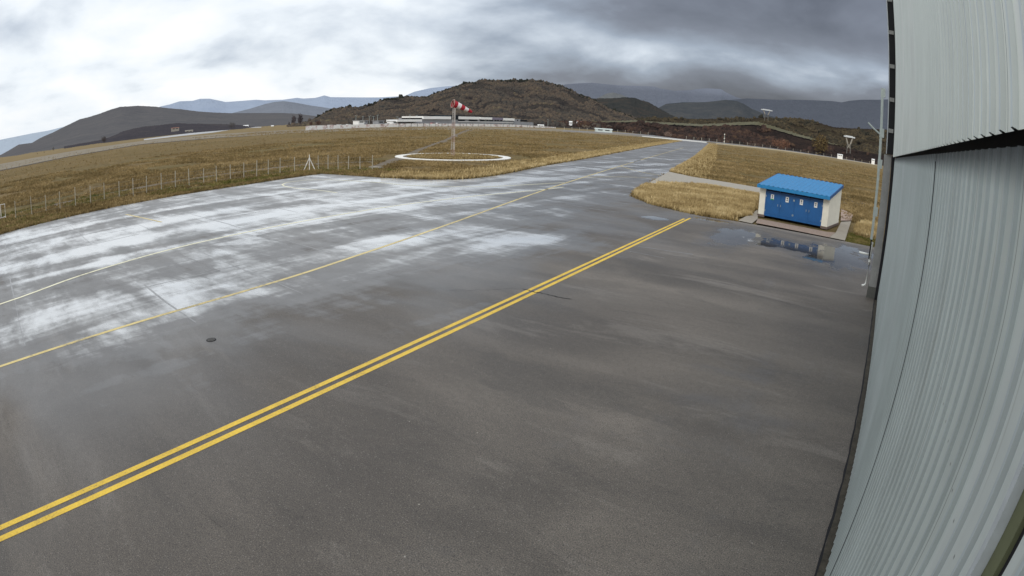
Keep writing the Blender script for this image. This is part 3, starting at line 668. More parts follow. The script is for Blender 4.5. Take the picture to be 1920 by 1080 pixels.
# ------------------------------------------------------------------ windsock
wsm = empty('windsock', (RCX, RCY, 0)); tag(wsm, 'red and white striped windsock streaming from a lattice mast inside the white ring', 'windsock')
D_ = math.hypot(RCX, RCY)
az, el = azel(851, 203); MT = H+D_*math.tan(el)
for part, (zA, zB), m in (('mast', (0, MT), None),):
    for j, (z0_, z1_) in enumerate([(MT*k/7, MT*(k+1)/7) for k in range(7)]):
        mm = MB()
        for q in range(3):
            a0 = 2*math.pi*q/3; a1 = 2*math.pi*(q+1)/3
            r0 = .27-.09*z0_/MT; r1 = .27-.09*z1_/MT
            A0 = Vector((r0*math.cos(a0), r0*math.sin(a0), z0_)); A1 = Vector((r1*math.cos(a0), r1*math.sin(a0), z1_)); B0 = Vector((r0*math.cos(a1), r0*math.sin(a1), z0_)); B1 = Vector((r1*math.cos(a1), r1*math.sin(a1), z1_))
            mm.tube([A0, A1], .024, 5); n3 = 3
            for s_ in range(n3):
                t0, t1 = s_/n3, (s_+1)/n3; mm.tube([A0.lerp(A1, t0), B0.lerp(B1, t1)], .012, 4); mm.tube([A0.lerp(A1, t1), B0.lerp(B1, t1)], .010, 4)
        mm.build('mast_section', M_MASTR if j % 2 == 0 and j < 6 else M_MASTW, wsm)
# sock: flies toward the right of the view, drooping
d = ray(851, 203); dirs = Vector((AR.x, AR.y, 0)).normalized(); back = Vector((AF.x, AF.y, 0)).normalized()
Dm = D_
top = Vector((0, 0, MT+.62))-dirs*.32; ax = (dirs*.92+back*.55).normalized()
L = 2.75; Nn = 12; segs = 5
def cen(t): return top+ax*(.12+L*t)+Vector((0, 0, -1.05*t**1.15))
for sgi in range(segs):
    mm = MB(); n = 16; k2 = 4
    for i in range(k2+1):
        t = (sgi+i/k2)/segs; c_ = cen(t); dd_ = (cen(t+.02)-cen(t)).normalized(); sd = dd_.cross(Vector((0, 0, 1))).normalized(); u_ = sd.cross(dd_)
        R_ = .52*(1-t)+.17*t
        for j in range(n):
            th_ = 2*math.pi*j/n; wr = 1+.05*math.sin(3*th_+t*9)*t; mm.v.append(tuple(c_+sd*(R_*wr*math.cos(th_))+u_*(R_*wr*math.sin(th_))))
    for i in range(k2):
        for j in range(n): mm.f.append((i*n+j, i*n+(j+1) % n, (i+1)*n+(j+1) % n, (i+1)*n+j))
    mm.build('sock_band', M_RED if sgi % 2 == 0 else M_SOCKW, wsm, True)
mm = MB(); c0 = cen(0); dd_ = (cen(.02)-cen(0)).normalized(); sd = dd_.cross(Vector((0, 0, 1))).normalized(); u_ = sd.cross(dd_)
pts = [c0+sd*(.54*math.cos(2*math.pi*j/20))+u_*(.54*math.sin(2*math.pi*j/20)) for j in range(21)]; mm.tube(pts, .035, 5, cap=False)
mm.tube([c0-u_*.52, c0+u_*.52], .03, 5); mm.tube([(0, 0, MT-.2), (0, 0, MT+1.2)], .05, 6); mm.build('hoop_frame', M_MASTR, wsm)
rg = MB(); n = 96; R0, R1 = 6.3, 7.5
az0, _ = azel(740, 295); az1, _ = azel(958, 294.5); R1 = D_*math.sin((az1-az0)/2); R0 = R1-1.0
for R_, z in ((R0, -.07), (R0, .02), (R1, .02), (R1, -.07)):
    for j in range(n): a = 2*math.pi*j/n; rg.v.append((R_*math.cos(a), R_*math.sin(a), z+ (.01*mnoise.noise(Vector((a*4, R_, 0))) if z > 0 else 0)))
for i in range(3):
    for j in range(n): rg.f.append((i*n+j, (i+1)*n+j, (i+1)*n+(j+1) % n, i*n+(j+1) % n))
o = rg.build('windsock_ring', M_WHITE, None, loc=(RCX, RCY, 0)); tag(o, 'large white painted concrete ring lying in the grass round the windsock', 'ring')
print('windsock D', D_, 'MT', MT, 'R1', R1)

# ------------------------------------------------------------------ wire fence by the apron
fpx = [30, 60, 87, 113, 142, 170, 196, 224, 250, 275, 303, 329, 355, 382, 406, 432, 457, 481, 503, 525, 552]
fpx2 = [597, 615, 634, 653, 675, 698]
def on(A_, B_, px):
    lo_, hi_ = -1.0, 3.0
    for _ in range(50):
        m = (lo_+hi_)/2; p = A_.lerp(B_, m)
        if proj_x(p) < px: lo_ = m
        else: hi_ = m
    return A_.lerp(B_, lo_)
fA, fB = Vector((-47.6, 4.0, 0)), Vector((-49.2, 34.0, 0)); gA, gB = Vector((-49.0, 35.8, 0)), Vector((-43.0, 38.6, 0))
fc = empty('wire_fence', (-48.5, 20, 0)); tag(fc, 'wire mesh fence on thin pale posts between the apron and the meadow', 'fence')
fo = Vector((-48.5, 20, 0)); posts = [on(fA, fB, x) for x in fpx]+[on(gA, gB, x) for x in fpx2]
rp = random.Random(3)
for i, p in enumerate(posts):
    q = p-fo; mm = MB(); hh = 1.40*rp.uniform(.93, 1.07); lx, ly = rp.uniform(-.04, .04), rp.uniform(-.04, .04)
    mm.add([(q.x-.035, q.y-.035, -.1), (q.x+.035, q.y-.035, -.1), (q.x+.035, q.y+.035, -.1), (q.x-.035, q.y+.035, -.1), (q.x-.028+lx, q.y-.028+ly, hh), (q.x+.028+lx, q.y-.028+ly, hh), (q.x+.028+lx, q.y+.028+ly, hh), (q.x-.028+lx, q.y+.028+ly, hh)], ((0,3,2,1),(4,5,6,7),(0,1,5,4),(1,2,6,5),(2,3,7,6),(3,0,4,7)))
    mm.build('post', M_POST, fc)
mm = MB()
allp = [p-fo for p in posts]
for a, b in zip(allp, allp[1:]):
    for z in (.15, .5, .85, 1.2): mm.tube([a+Vector((0, 0, z)), (a+b)/2+Vector((0, 0, z-.02)), b+Vector((0, 0, z))], .006, 3, cap=False)
    n = int((b-a).length/.28)
    for k in range(1, n): p = a.lerp(b, k/n); mm.tube([p+Vector((0, 0, .15)), p+Vector((0, 0, 1.2))], .0035, 3, cap=False)
mm.build('wire_mesh', M_WIRE, fc)
tp = on(fB, gA, 580); tr = empty('braced_post', (tp.x, tp.y, 0), .75); tag(tr, 'white fence corner post with two slanting braces forming an A shape', 'post')
mm = MB(); mm.tube([(0, 0, 0), (0, 0, 1.55)], .045, 6); mm.build('post', M_WHITE, tr)
for s_ in (-1, 1): mm = MB(); mm.tube([(s_*.55, .1*s_, 0), (0, 0, 1.25)], .045, 6); mm.build('brace', M_WHITE, tr)
gl = gp(2, 411); gt = empty('gate_frame', (gl.x, gl.y, 0), RAD(-70)); tag(gt, 'white metal gate frame standing in the grass at the left edge of the view', 'gate')
mm = MB(); mm.tube([(-.5, 0, 0), (-.5, 0, 1.1), (.45, 0, 1.15), (.45, 0, 0)], .04, 6); mm.build('frame', M_WHITE, gt)
mm = MB(); mm.tube([(-.5, 0, .1), (.45, 0, .1)], .03, 6); mm.tube([(-.02, 0, 0), (-.02, 0, 1.12)], .03, 6); mm.build('rail', M_WHITE, gt)
o = MB(); c = gp(705, 314); o.box((-.8, -.3, 0), (.8, .3, .1)); o.box((-.5, -.32, .1), (.3, .1, .14)); o = o.build('concrete_slab', M_CONC2, None, loc=(c.x, c.y, -.02)); tag(o, 'flat grey concrete slab lying in the grass beyond the last fence post', 'slab')

# ------------------------------------------------------------------ hills
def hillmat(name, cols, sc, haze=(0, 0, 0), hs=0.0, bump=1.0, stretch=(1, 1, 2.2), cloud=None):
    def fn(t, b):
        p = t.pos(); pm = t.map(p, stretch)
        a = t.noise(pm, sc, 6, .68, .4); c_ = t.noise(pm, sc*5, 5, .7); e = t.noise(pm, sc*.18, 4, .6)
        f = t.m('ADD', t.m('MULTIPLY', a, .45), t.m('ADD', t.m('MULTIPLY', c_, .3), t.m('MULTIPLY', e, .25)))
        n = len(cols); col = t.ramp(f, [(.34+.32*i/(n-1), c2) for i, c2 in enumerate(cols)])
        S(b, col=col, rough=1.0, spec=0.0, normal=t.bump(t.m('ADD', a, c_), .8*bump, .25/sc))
        if hs: S(b, emis=haze, es=hs)  # aerial haze painted as a faint glow of the slope
        if cloud:                      # low cloud over the tops, painted on as a glow
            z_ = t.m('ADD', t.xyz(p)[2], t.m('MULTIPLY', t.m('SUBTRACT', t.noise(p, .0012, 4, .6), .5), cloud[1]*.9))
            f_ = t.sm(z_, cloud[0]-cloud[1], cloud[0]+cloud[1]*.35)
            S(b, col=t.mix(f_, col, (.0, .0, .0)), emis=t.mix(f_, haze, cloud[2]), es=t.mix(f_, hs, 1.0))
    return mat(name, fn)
def ridge(name, sky, Dc, foot, m, rough=.0, canopy=0.0, seed=0, naz=260, nr=26, foot_z=-1.0, ext=30, tree=0.0):
    xs = [q[0] for q in sky]; ys = [q[1] for q in sky]
    V = np.zeros((naz, nr+7, 3)); 
    for i in range(naz):
        x = xs[0]+(xs[-1]-xs[0])*i/(naz-1); y = float(np.interp(x, xs, ys)); a, e = azel(x, y)
        dc = Dc(x) if callable(Dc) else Dc; ft = foot(x) if callable(foot) else foot
        dc *= 1+.05*mnoise.noise(Vector((x*.02, seed, 1)))
        zc = H+dc*math.tan(e)
        for j in range(nr+7):
            if j < nr:
                s = j/(nr-1); r = ft+(dc-ft)*s
                el = (math.atan2(foot_z-H, ft))*(1-s)+e*s
                # bulge of the slope: spurs and gullies, none at the crest
                zl = H+r*math.tan(el); zz = zl
                nb = mnoise.fractal(Vector((a*18, r/dc*4, seed)), 1.0, 2.0, 5)
                r2 = r*(1+rough*nb*math.sin(math.pi*s)); zz = H+(zl-H)*(r2/r)
            else:
                s = (j-nr+1)/7; r2 = dc*(1+.5*s); zz = zc*(1-s)**1.3+foot_z*(1-(1-s))*1.0
            if canopy and j > 0: zz += canopy*abs(mnoise.fractal(Vector((x*.55, j*.9, seed+4)), 1.0, 2.0, 4))
            V[i, j] = (math.sin(a)*r2, math.cos(a)*r2, zz)
    n2 = nr+7; F_ = [(i*n2+j, (i+1)*n2+j, (i+1)*n2+j+1, i*n2+j+1) for i in range(naz-1) for j in range(n2-1)]
    o = npmesh(name, V.reshape(-1, 3), np.array(F_), m, None, True); o['kind'] = 'structure'; return V[:, :nr+1]
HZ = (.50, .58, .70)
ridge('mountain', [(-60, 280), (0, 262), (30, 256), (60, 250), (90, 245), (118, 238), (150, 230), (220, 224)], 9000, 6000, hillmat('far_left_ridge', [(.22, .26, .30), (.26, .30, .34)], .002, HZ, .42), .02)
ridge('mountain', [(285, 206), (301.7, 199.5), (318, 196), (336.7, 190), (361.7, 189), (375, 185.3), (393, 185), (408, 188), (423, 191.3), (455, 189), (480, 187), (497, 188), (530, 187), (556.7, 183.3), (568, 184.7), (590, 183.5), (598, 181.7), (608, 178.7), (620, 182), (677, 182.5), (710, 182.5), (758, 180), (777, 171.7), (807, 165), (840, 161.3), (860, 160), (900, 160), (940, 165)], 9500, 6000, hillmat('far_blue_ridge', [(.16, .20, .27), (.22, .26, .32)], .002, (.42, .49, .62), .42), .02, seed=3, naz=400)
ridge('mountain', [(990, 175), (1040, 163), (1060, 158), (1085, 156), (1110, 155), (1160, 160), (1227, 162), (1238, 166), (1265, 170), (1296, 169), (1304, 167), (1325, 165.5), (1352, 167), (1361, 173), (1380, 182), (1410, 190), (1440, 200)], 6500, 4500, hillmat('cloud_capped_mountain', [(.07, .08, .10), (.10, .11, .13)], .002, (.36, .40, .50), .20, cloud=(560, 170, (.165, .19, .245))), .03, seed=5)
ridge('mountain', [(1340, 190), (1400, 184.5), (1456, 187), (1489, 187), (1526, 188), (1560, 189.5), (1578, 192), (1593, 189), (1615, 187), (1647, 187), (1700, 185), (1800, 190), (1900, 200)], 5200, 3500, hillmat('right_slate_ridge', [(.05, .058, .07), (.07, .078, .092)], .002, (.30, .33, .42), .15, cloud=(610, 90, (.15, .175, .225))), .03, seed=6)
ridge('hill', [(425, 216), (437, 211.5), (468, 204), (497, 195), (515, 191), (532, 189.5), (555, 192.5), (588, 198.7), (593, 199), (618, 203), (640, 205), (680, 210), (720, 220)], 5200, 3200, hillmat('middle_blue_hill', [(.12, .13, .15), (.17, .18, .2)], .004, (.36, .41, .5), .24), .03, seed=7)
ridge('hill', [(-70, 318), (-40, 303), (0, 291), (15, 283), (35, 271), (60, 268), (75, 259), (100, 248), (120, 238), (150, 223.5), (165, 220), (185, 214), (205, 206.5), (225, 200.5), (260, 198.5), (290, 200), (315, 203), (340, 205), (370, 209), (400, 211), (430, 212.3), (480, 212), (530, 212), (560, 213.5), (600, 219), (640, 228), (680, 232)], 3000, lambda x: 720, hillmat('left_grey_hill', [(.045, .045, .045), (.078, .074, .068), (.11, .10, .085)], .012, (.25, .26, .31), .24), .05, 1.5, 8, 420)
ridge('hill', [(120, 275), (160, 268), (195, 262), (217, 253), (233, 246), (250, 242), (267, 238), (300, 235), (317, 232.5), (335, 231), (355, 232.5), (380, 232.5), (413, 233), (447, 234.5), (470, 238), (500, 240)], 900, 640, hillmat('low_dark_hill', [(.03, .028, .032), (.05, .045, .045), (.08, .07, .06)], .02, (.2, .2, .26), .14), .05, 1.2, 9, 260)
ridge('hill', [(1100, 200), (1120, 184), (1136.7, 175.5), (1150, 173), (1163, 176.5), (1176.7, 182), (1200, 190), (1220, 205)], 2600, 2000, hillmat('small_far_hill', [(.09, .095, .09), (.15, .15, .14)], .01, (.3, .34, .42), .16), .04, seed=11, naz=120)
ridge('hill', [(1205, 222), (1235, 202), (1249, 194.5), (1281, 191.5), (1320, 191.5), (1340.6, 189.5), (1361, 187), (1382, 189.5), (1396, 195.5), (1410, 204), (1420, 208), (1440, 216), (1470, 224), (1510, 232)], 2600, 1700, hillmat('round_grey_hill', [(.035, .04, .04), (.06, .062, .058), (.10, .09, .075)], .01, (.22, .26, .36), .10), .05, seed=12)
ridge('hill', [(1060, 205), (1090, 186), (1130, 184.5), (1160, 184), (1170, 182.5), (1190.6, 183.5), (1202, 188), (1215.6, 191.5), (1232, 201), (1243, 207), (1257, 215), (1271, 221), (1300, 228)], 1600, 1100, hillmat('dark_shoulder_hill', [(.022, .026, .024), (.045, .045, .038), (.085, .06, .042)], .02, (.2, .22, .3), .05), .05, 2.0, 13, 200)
M_HILL5 = hillmat('central_scrub_hill', [(.018, .017, .014), (.038, .032, .026), (.06, .052, .034), (.09, .07, .055), (.13, .11, .06)], .03, (.2, .2, .26), .08, 1.6)
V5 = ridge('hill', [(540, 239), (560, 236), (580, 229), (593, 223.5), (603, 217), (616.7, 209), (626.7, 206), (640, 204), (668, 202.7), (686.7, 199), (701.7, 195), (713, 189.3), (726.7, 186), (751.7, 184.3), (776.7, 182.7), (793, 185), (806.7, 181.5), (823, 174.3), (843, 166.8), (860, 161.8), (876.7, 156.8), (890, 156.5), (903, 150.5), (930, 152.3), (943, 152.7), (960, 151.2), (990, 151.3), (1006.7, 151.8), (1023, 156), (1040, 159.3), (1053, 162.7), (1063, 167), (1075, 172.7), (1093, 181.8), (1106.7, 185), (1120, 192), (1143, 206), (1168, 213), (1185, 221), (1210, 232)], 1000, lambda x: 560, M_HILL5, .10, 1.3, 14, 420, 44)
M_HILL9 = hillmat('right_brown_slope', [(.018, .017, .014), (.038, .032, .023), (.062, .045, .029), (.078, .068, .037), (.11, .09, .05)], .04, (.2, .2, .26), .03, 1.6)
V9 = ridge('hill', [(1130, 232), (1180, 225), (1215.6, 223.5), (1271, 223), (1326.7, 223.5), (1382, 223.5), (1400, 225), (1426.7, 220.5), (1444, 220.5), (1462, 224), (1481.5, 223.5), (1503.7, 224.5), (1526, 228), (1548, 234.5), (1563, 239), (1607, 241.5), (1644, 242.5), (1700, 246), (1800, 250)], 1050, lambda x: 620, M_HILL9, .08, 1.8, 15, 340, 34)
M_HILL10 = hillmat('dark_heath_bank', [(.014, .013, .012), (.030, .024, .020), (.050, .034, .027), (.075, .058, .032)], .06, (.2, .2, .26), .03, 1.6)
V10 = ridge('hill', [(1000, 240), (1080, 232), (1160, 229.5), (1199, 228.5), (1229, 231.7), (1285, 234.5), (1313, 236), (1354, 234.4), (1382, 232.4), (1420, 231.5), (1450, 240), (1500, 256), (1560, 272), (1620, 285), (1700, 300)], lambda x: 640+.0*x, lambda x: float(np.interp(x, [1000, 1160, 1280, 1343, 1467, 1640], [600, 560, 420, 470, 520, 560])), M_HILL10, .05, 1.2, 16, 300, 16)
M_CREST = simple('grassy_crest', (.095, .088, .048), .95, scale=.05, var=.3)
# light grass strip lying on the bank crest
mm = MB(); 
for i in range(45, 245):
    a, b = Vector(V10[i, 13]), Vector(V10[i, 15]); t_ = min(1, (i-45)/25, (245-i)/25)
    mm.v += [tuple(b.lerp(a, .9*t_)+Vector((0, 0, 1.2))), tuple(b+Vector((0, 0, 1.6)))]
mm.f = [(2*i, 2*i+2, 2*i+3, 2*i+1) for i in range(199)]; mm.build('grass_crest', M_CREST)['kind'] = 'structure'

# scrub: many small shrubs with ragged outlines over the near hills
ico = []
t_ = (1+5**.5)/2
iv = np.array([(-1,t_,0),(1,t_,0),(-1,-t_,0),(1,-t_,0),(0,-1,t_),(0,1,t_),(0,-1,-t_),(0,1,-t_),(t_,0,-1),(t_,0,1),(-t_,0,-1),(-t_,0,1)], float); iv /= np.linalg.norm(iv[0])
it = np.array([(0,11,5),(0,5,1),(0,1,7),(0,7,10),(0,10,11),(1,5,9),(5,11,4),(11,10,2),(10,7,6),(7,1,8),(3,9,4),(3,4,2),(3,2,6),(3,6,8),(3,8,9),(4,9,5),(2,4,11),(6,2,10),(8,6,7),(9,8,1)])
def scrub(name, V, n, size, m, label, seed, jmin=.05, jmax=1.0, ragged=.45, thr=-.15):
    R = np.random.default_rng(seed); na, nj = V.shape[0], V.shape[1]-1
    fi = R.uniform(0, na-1.01, n*3); fj = (jmin+(jmax-jmin)*R.uniform(0, 1, n*3)**.8)*(nj-1)
    i0 = fi.astype(int); j0 = np.minimum(fj.astype(int), nj-1); a = (fi-i0)[:, None]; b = (fj-j0)[:, None]
    P = (V[i0, j0]*(1-a)*(1-b)+V[i0+1, j0]*a*(1-b)+V[i0, j0+1]*(1-a)*b+V[i0+1, j0+1]*a*b)
    kp = np.array([mnoise.fractal(Vector((p[0]*.016, p[1]*.016, seed)), 1.0, 2.0, 3) for p in P]); P = P[kp > thr][:n]; n = len(P)
    s = size*R.lognormal(0, .38, n); rot = R.uniform(0, 6.28, n); vv = iv[None]*(1+R.uniform(-ragged, ragged, (n, 12, 1)))
    c_, s_ = np.cos(rot)[:, None], np.sin(rot)[:, None]
    x = vv[..., 0]*c_-vv[..., 1]*s_; y = vv[..., 0]*s_+vv[..., 1]*c_; z = vv[..., 2]*R.uniform(.7, 1.25, (n, 1))
    out = np.stack([P[:, 0, None]+x*s[:, None], P[:, 1, None]+y*s[:, None], P[:, 2, None]+(z+.35)*s[:, None]], 2).reshape(-1, 3)
    Fc = (it[None]+(np.arange(n)*12)[:, None, None]).reshape(-1, 3)
    o = npmesh(name, out, Fc, m); tag(o, label, 'shrubs', kind='stuff'); return o
def scrubmat(name, cols, sc=.05, em=.02):
    def fn(t, b):
        p = t.pos(); a = t.noise(p, sc, 4, .6); c_ = t.noise(p, sc*8, 3, .7)
        f = t.m('ADD', t.m('MULTIPLY', a, .55), t.m('MULTIPLY', c_, .45)); n = len(cols)
        S(b, col=t.ramp(f, [(.36+.28*i/(n-1), c2) for i, c2 in enumerate(cols)]), rough=1, spec=0, emis=(.2, .2, .26), es=em)  # faint blue-grey glow paints haze over shrubs and crowns
    return mat(name, fn)
scrub('hill_woodland', V5, 30000, 1.25, scrubmat('hill_scrub', [(.034, .034, .026), (.056, .048, .034), (.075, .060, .040), (.098, .070, .044), (.115, .098, .052)], .03, .09), 'mixed leafless scrub and dark shrubs covering the central hill behind the terminal', 21)
scrub('crest_woodland', V5, 1500, 1.35, scrubmat('crest_trees', [(.014, .018, .012), (.035, .035, .026)], .05, .03), 'dark trees standing along the crest of the central hill', 22, .96, 1.0, .5, -.5)
scrub('slope_woodland', V9, 16000, 1.5, scrubmat('slope_scrub', [(.018, .019, .015), (.036, .035, .024), (.060, .048, .031), (.080, .062, .034), (.105, .085, .05)], .04, .025), 'brown and olive scrub covering the right hand slope below the far ridge', 23)
scrub('heath_scrub', V10, 5000, 1.5, scrubmat('heath_shrubs', [(.018, .016, .015), (.036, .027, .023), (.062, .038, .030), (.095, .062, .036)], .06, .02), 'dark reddish heath bushes on the bank behind the airfield fence', 24, .0, .8)

# individual bare trees
def tree(px, py_top, dist, label, cols, spread=.5, kind='bare_tree', group=None, seed=1, n=60, leaf=.35):
    a, e = azel(px, py_top); zt = H+dist*math.tan(e); base = Vector((math.sin(a)*dist, math.cos(a)*dist, 0)); h = max(zt, 1.0)
    r2 = random.Random(seed); t = empty(kind, base); tag(t, label, 'tree', group)
    mm = MB(); mm.tube([(0, 0, -.5), (.02*h*r2.uniform(-1, 1), .02*h, h*.45), (0, 0, h*.95)], h*.028, 6, h*.006)
    for k in range(9):
        z0_ = h*(.22+.07*k); th_ = r2.uniform(0, 6.28); l_ = h*spread*.5*(1-.06*k); mm.tube([(0, 0, z0_), (math.cos(th_)*l_*.5, math.sin(th_)*l_*.5, z0_+l_*.45), (math.cos(th_)*l_*.8, math.sin(th_)*l_*.8, z0_+l_)], h*.012, 4, h*.003)
    mm.build('trunk', M_BARK, t)
    R = np.random.default_rng(seed); m_n = n*14; u = R.normal(0, 1, (m_n, 3)); u /= np.linalg.norm(u, axis=1)[:, None]; rad = R.uniform(.25, 1, m_n)**.5
    lob = 1+.35*np.sin(u[:, 0]*5+seed)*np.cos(u[:, 1]*4+u[:, 2]*3)
    C_ = u*(rad*lob)[:, None]*np.array([h*spread*.5, h*spread*.5, h*.42])+np.array([0, 0, h*.58]); s = h*.035*R.uniform(.5, 1.5, m_n)
    tri = C_[:, None, :]+R.normal(0, 1, (m_n, 3, 3))*s[:, None, None]; 
    o = npmesh('crown', tri.reshape(-1, 3), np.arange(m_n*3).reshape(-1, 3), scrubmat('crown_'+str(seed), cols, .3, .02), t)
    return t
G_ = 'slender bare trees behind the left end of the airfield wall'
tree(542, 228, 620, 'leftmost slender bare tree left of the airfield wall', [(.07, .06, .06), (.12, .1, .1)], .3, seed=1, n=25)
tree(551, 216, 640, 'tallest bare grey poplar behind the left end of the airfield wall', [(.07, .06, .065), (.12, .1, .1)], .42, seed=2, n=40)
tree(563, 214, 660, 'bare poplar just right of the tallest grey poplar', [(.07, .06, .065), (.12, .1, .1)], .42, seed=3, n=40)
tree(583, 228, 560, 'small rusty tree at the foot of the central hill left end', [(.09, .05, .04), (.15, .09, .07)], .8, seed=4)
tree(597, 226, 560, 'rusty bush right of the small rusty tree by the white wall', [(.09, .05, .04), (.15, .09, .07)], 1.0, seed=5)
tree(435, 229, 700, 'faint round bare tree near the end of the far road', [(.09, .08, .08), (.13, .12, .11)], 1.1, seed=6, n=30)
tree(70, 287, 600, 'dark round tree at the far left field edge', [(.02, .02, .018), (.05, .045, .04)], 1.3, seed=7, n=40)
tree(83, 286, 600, 'second dark tree at the far left field edge, right of the round one', [(.02, .02, .018), (.05, .045, .04)], 1.1, seed=8, n=40)
tree(100, 276, 640, 'grey bare tree right of the two dark trees at the field edge', [(.08, .08, .08), (.12, .11, .1)], .6, seed=9, n=30)
tree(195, 256, 650, 'hazy bare tree at the foot of the big grey hill', [(.07, .06, .06), (.12, .1, .09)], 1.0, seed=10, n=50)
tree(1465, 261, 480, 'broad orange brown bush at the airfield fence below the right slope', [(.13, .065, .04), (.24, .13, .085)], 1.9, 'bush', seed=11, n=120)
tree(1540, 255, 540, 'tall yellow brown bush left of the lower concrete pylon', [(.10, .07, .03), (.17, .12, .05)], .9, 'bush', seed=12, n=80)
tree(1253, 247, 430, 'small pale bush behind the end of the taxiway', [(.2, .13, .1), (.34, .25, .2)], 1.4, 'bush', seed=13, n=60)
tree(1045, 229, 620, 'dark bush at the right end of the white airfield wall', [(.014, .012, .014), (.03, .025, .025)], 1.3, 'bush', seed=14, n=60)
tree(1018, 228, 640, 'second dark bush just left of the one at the wall end', [(.03, .02, .03), (.05, .035, .045)], 1.2, 'bush', seed=15, n=60)

# ------------------------------------------------------------------ terminal and airfield buildings
M_TW = simple('terminal_white', (.88, .88, .86), .6, var=.05, scale=.2); M_TG = simple('terminal_grey', (.30, .31, .33), .6, var=.12, scale=.3); M_TD = simple('terminal_glass', (.02, .025, .03), .15, var=.2); M_TL = simple('terminal_mauve', (.22, .20, .26), .7)
TX = -272.0
def ypx(px, X=TX):                    # y on the line x = X seen at px
    lo_, hi_ = 0., 900.
    for _ in range(50):
        m = (lo_+hi_)/2
        if proj_x((X, m, 0)) < px: lo_ = m
        else: hi_ = m
    return lo_
def zat(px, py, X=TX):
    d = ray(px, py); return H+d.z*(X/d.x)
def face_box(mb, pl_, pr, pt, pb, X=TX, depth=.3, out=0.0, ref=None):
    y0, y1 = ypx(pl_, X), ypx(pr, X); pm = (pl_+pr)/2; zt, zb = zat(pm, pt, X), zat(pm, pb, X)
    mb.box((X+out-depth, y0, zb), (X+out, y1, zt)); return y0, y1, zb, zt
tb = empty('terminal_building', (0, 0, 0)); tag(tb, 'long low airport terminal with white roof fascias and a ribbon of dark windows', 'building')
m_ = MB(); m_.box((TX-22, ypx(791), 0), (TX, ypx(962), zat(880, 222))); m_.build('wall', M_TG, tb)
for (a, b, t1, t2) in ((791, 843, 218, 223.3), (858, 896, 218.6, 223.6), (898, 920, 219.8, 224), (941, 962, 221.5, 226)):
    m_ = MB(); face_box(m_, a, b, t1, t2, TX, 20, 1.2); m_.build('roof_fascia', M_TW, tb)
m_ = MB(); face_box(m_, 920.3, 940.7, 220.3, 224.6, TX, 20, 1.0); m_.build('roof_fascia', M_TL, tb)
m_ = MB(); face_box(m_, 843.5, 857.5, 215.5, 224, TX, 20, .6); m_.build('glass_bay', M_TD, tb)
m_ = MB(); face_box(m_, 790, 962, 216.6, 217.6, TX-14, 6, 0); m_.build('roof_edge', M_TD, tb)
for a in list(np.arange(860, 872, 3.1))+list(np.arange(880, 895, 3.2))+[901, 905, 909, 913, 918, 922, 928, 933, 939, 945, 950, 955, 959.5]:
    m_ = MB(); face_box(m_, a-1.4, a+1.6, 223.9, 227.0, TX, .3, .3); m_.build('window', M_TD, tb)
m_ = MB(); face_box(m_, 858, 962, 228.2, 229.2, TX, .3, .4); m_.build('canopy_rail', M_TW, tb)
an = empty('annex_building', (0, 0, 0)); tag(an, 'low grey annex block attached right of the airport terminal', 'building')
m_ = MB(); m_.box((TX-12, ypx(963), 0), (TX, ypx(976), zat(970, 223.5))); m_.box((TX-12, ypx(976.1), 0), (TX, ypx(1000), zat(988, 229))); m_.build('wall', M_TG, an)
for q in ((975, 988, 227.8), (969, 971, 227)): m_ = MB(); face_box(m_, q[0], q[1], 224.5, q[2], TX, .3, .1); m_.build('window', M_TD, an)
cb = empty('canopy_building', (0, 0, 0)); tag(cb, 'white flat roofed canopy building left of the terminal', 'building')
m_ = MB(); face_box(m_, 745, 791, 224, 228, TX+8, 10, 0); m_.build('roof', M_TW, cb)
m_ = MB(); face_box(m_, 747, 790, 227.5, 236, TX+2, 3, 0); m_.build('wall', M_TG, cb)
# car park building row left
for (a, b, t1, lab, mt) in ((672, 683, 225.5, 'small white kiosk with a grey roof left of the canopy building', M_TW), (684, 689, 225.5, 'narrow grey kiosk beside the small white one', M_TG), (709, 720, 225.8, 'grey square cabin between kiosk and canopy building', M_TG), (736, 745, 226.5, 'white cabin touching the left end of the canopy building', M_TW)):
    k_ = empty('cabin', (0, 0, 0)); tag(k_, lab, 'cabin')
    m_ = MB(); face_box(m_, a, b, t1+.8, 236, TX+6, 5, 0); m_.build('wall', mt, k_)
    m_ = MB(); face_box(m_, a-.6, b+.6, t1, t1+.8, TX+6, 6, .4); m_.build('roof', M_TG, k_)
    m_ = MB(); face_box(m_, a+2, b-2, t1+2.2, t1+4, TX+6, .1, .08); m_.build('window', M_TD, k_)
# perimeter wall, white with pinkish and dark smudges
def wallmat(t, b):
    p = t.pos(); a = t.noise(t.map(p, (1, 1, 1.5)), .35, 4, .7); c_ = t.noise(p, .16, 2)
    col = t.ramp(a, [(.33, (.16, .10, .09)), (.41, (.62, .48, .45)), (.5, (.82, .80, .77)), (.8, (.85, .85, .82))])
    S(b, col=col, rough=.7)
M_PW = mat('smudged_white_wall', wallmat)
pw = empty('perimeter_wall', (0, 0, 0)); tag(pw, 'long low white perimeter wall running in front of the terminal', 'wall')
WX = -262.0
m_ = MB(); 
pr_ = [(573, 236.0, 237.2), (620, 234.3, 236.6), (680, 233.2, 236.0), (750, 231.6, 235.8), (850, 231.8, 236.2), (960, 233.4, 237.2), (1010, 236.2, 238.2), (1042, 238.2, 239.6)]
pts_t = []
for x, yt, yb in pr_:
    Y_ = ypx(x, WX); pts_t.append((WX, Y_, max(.9, zat(x, yt, WX))))
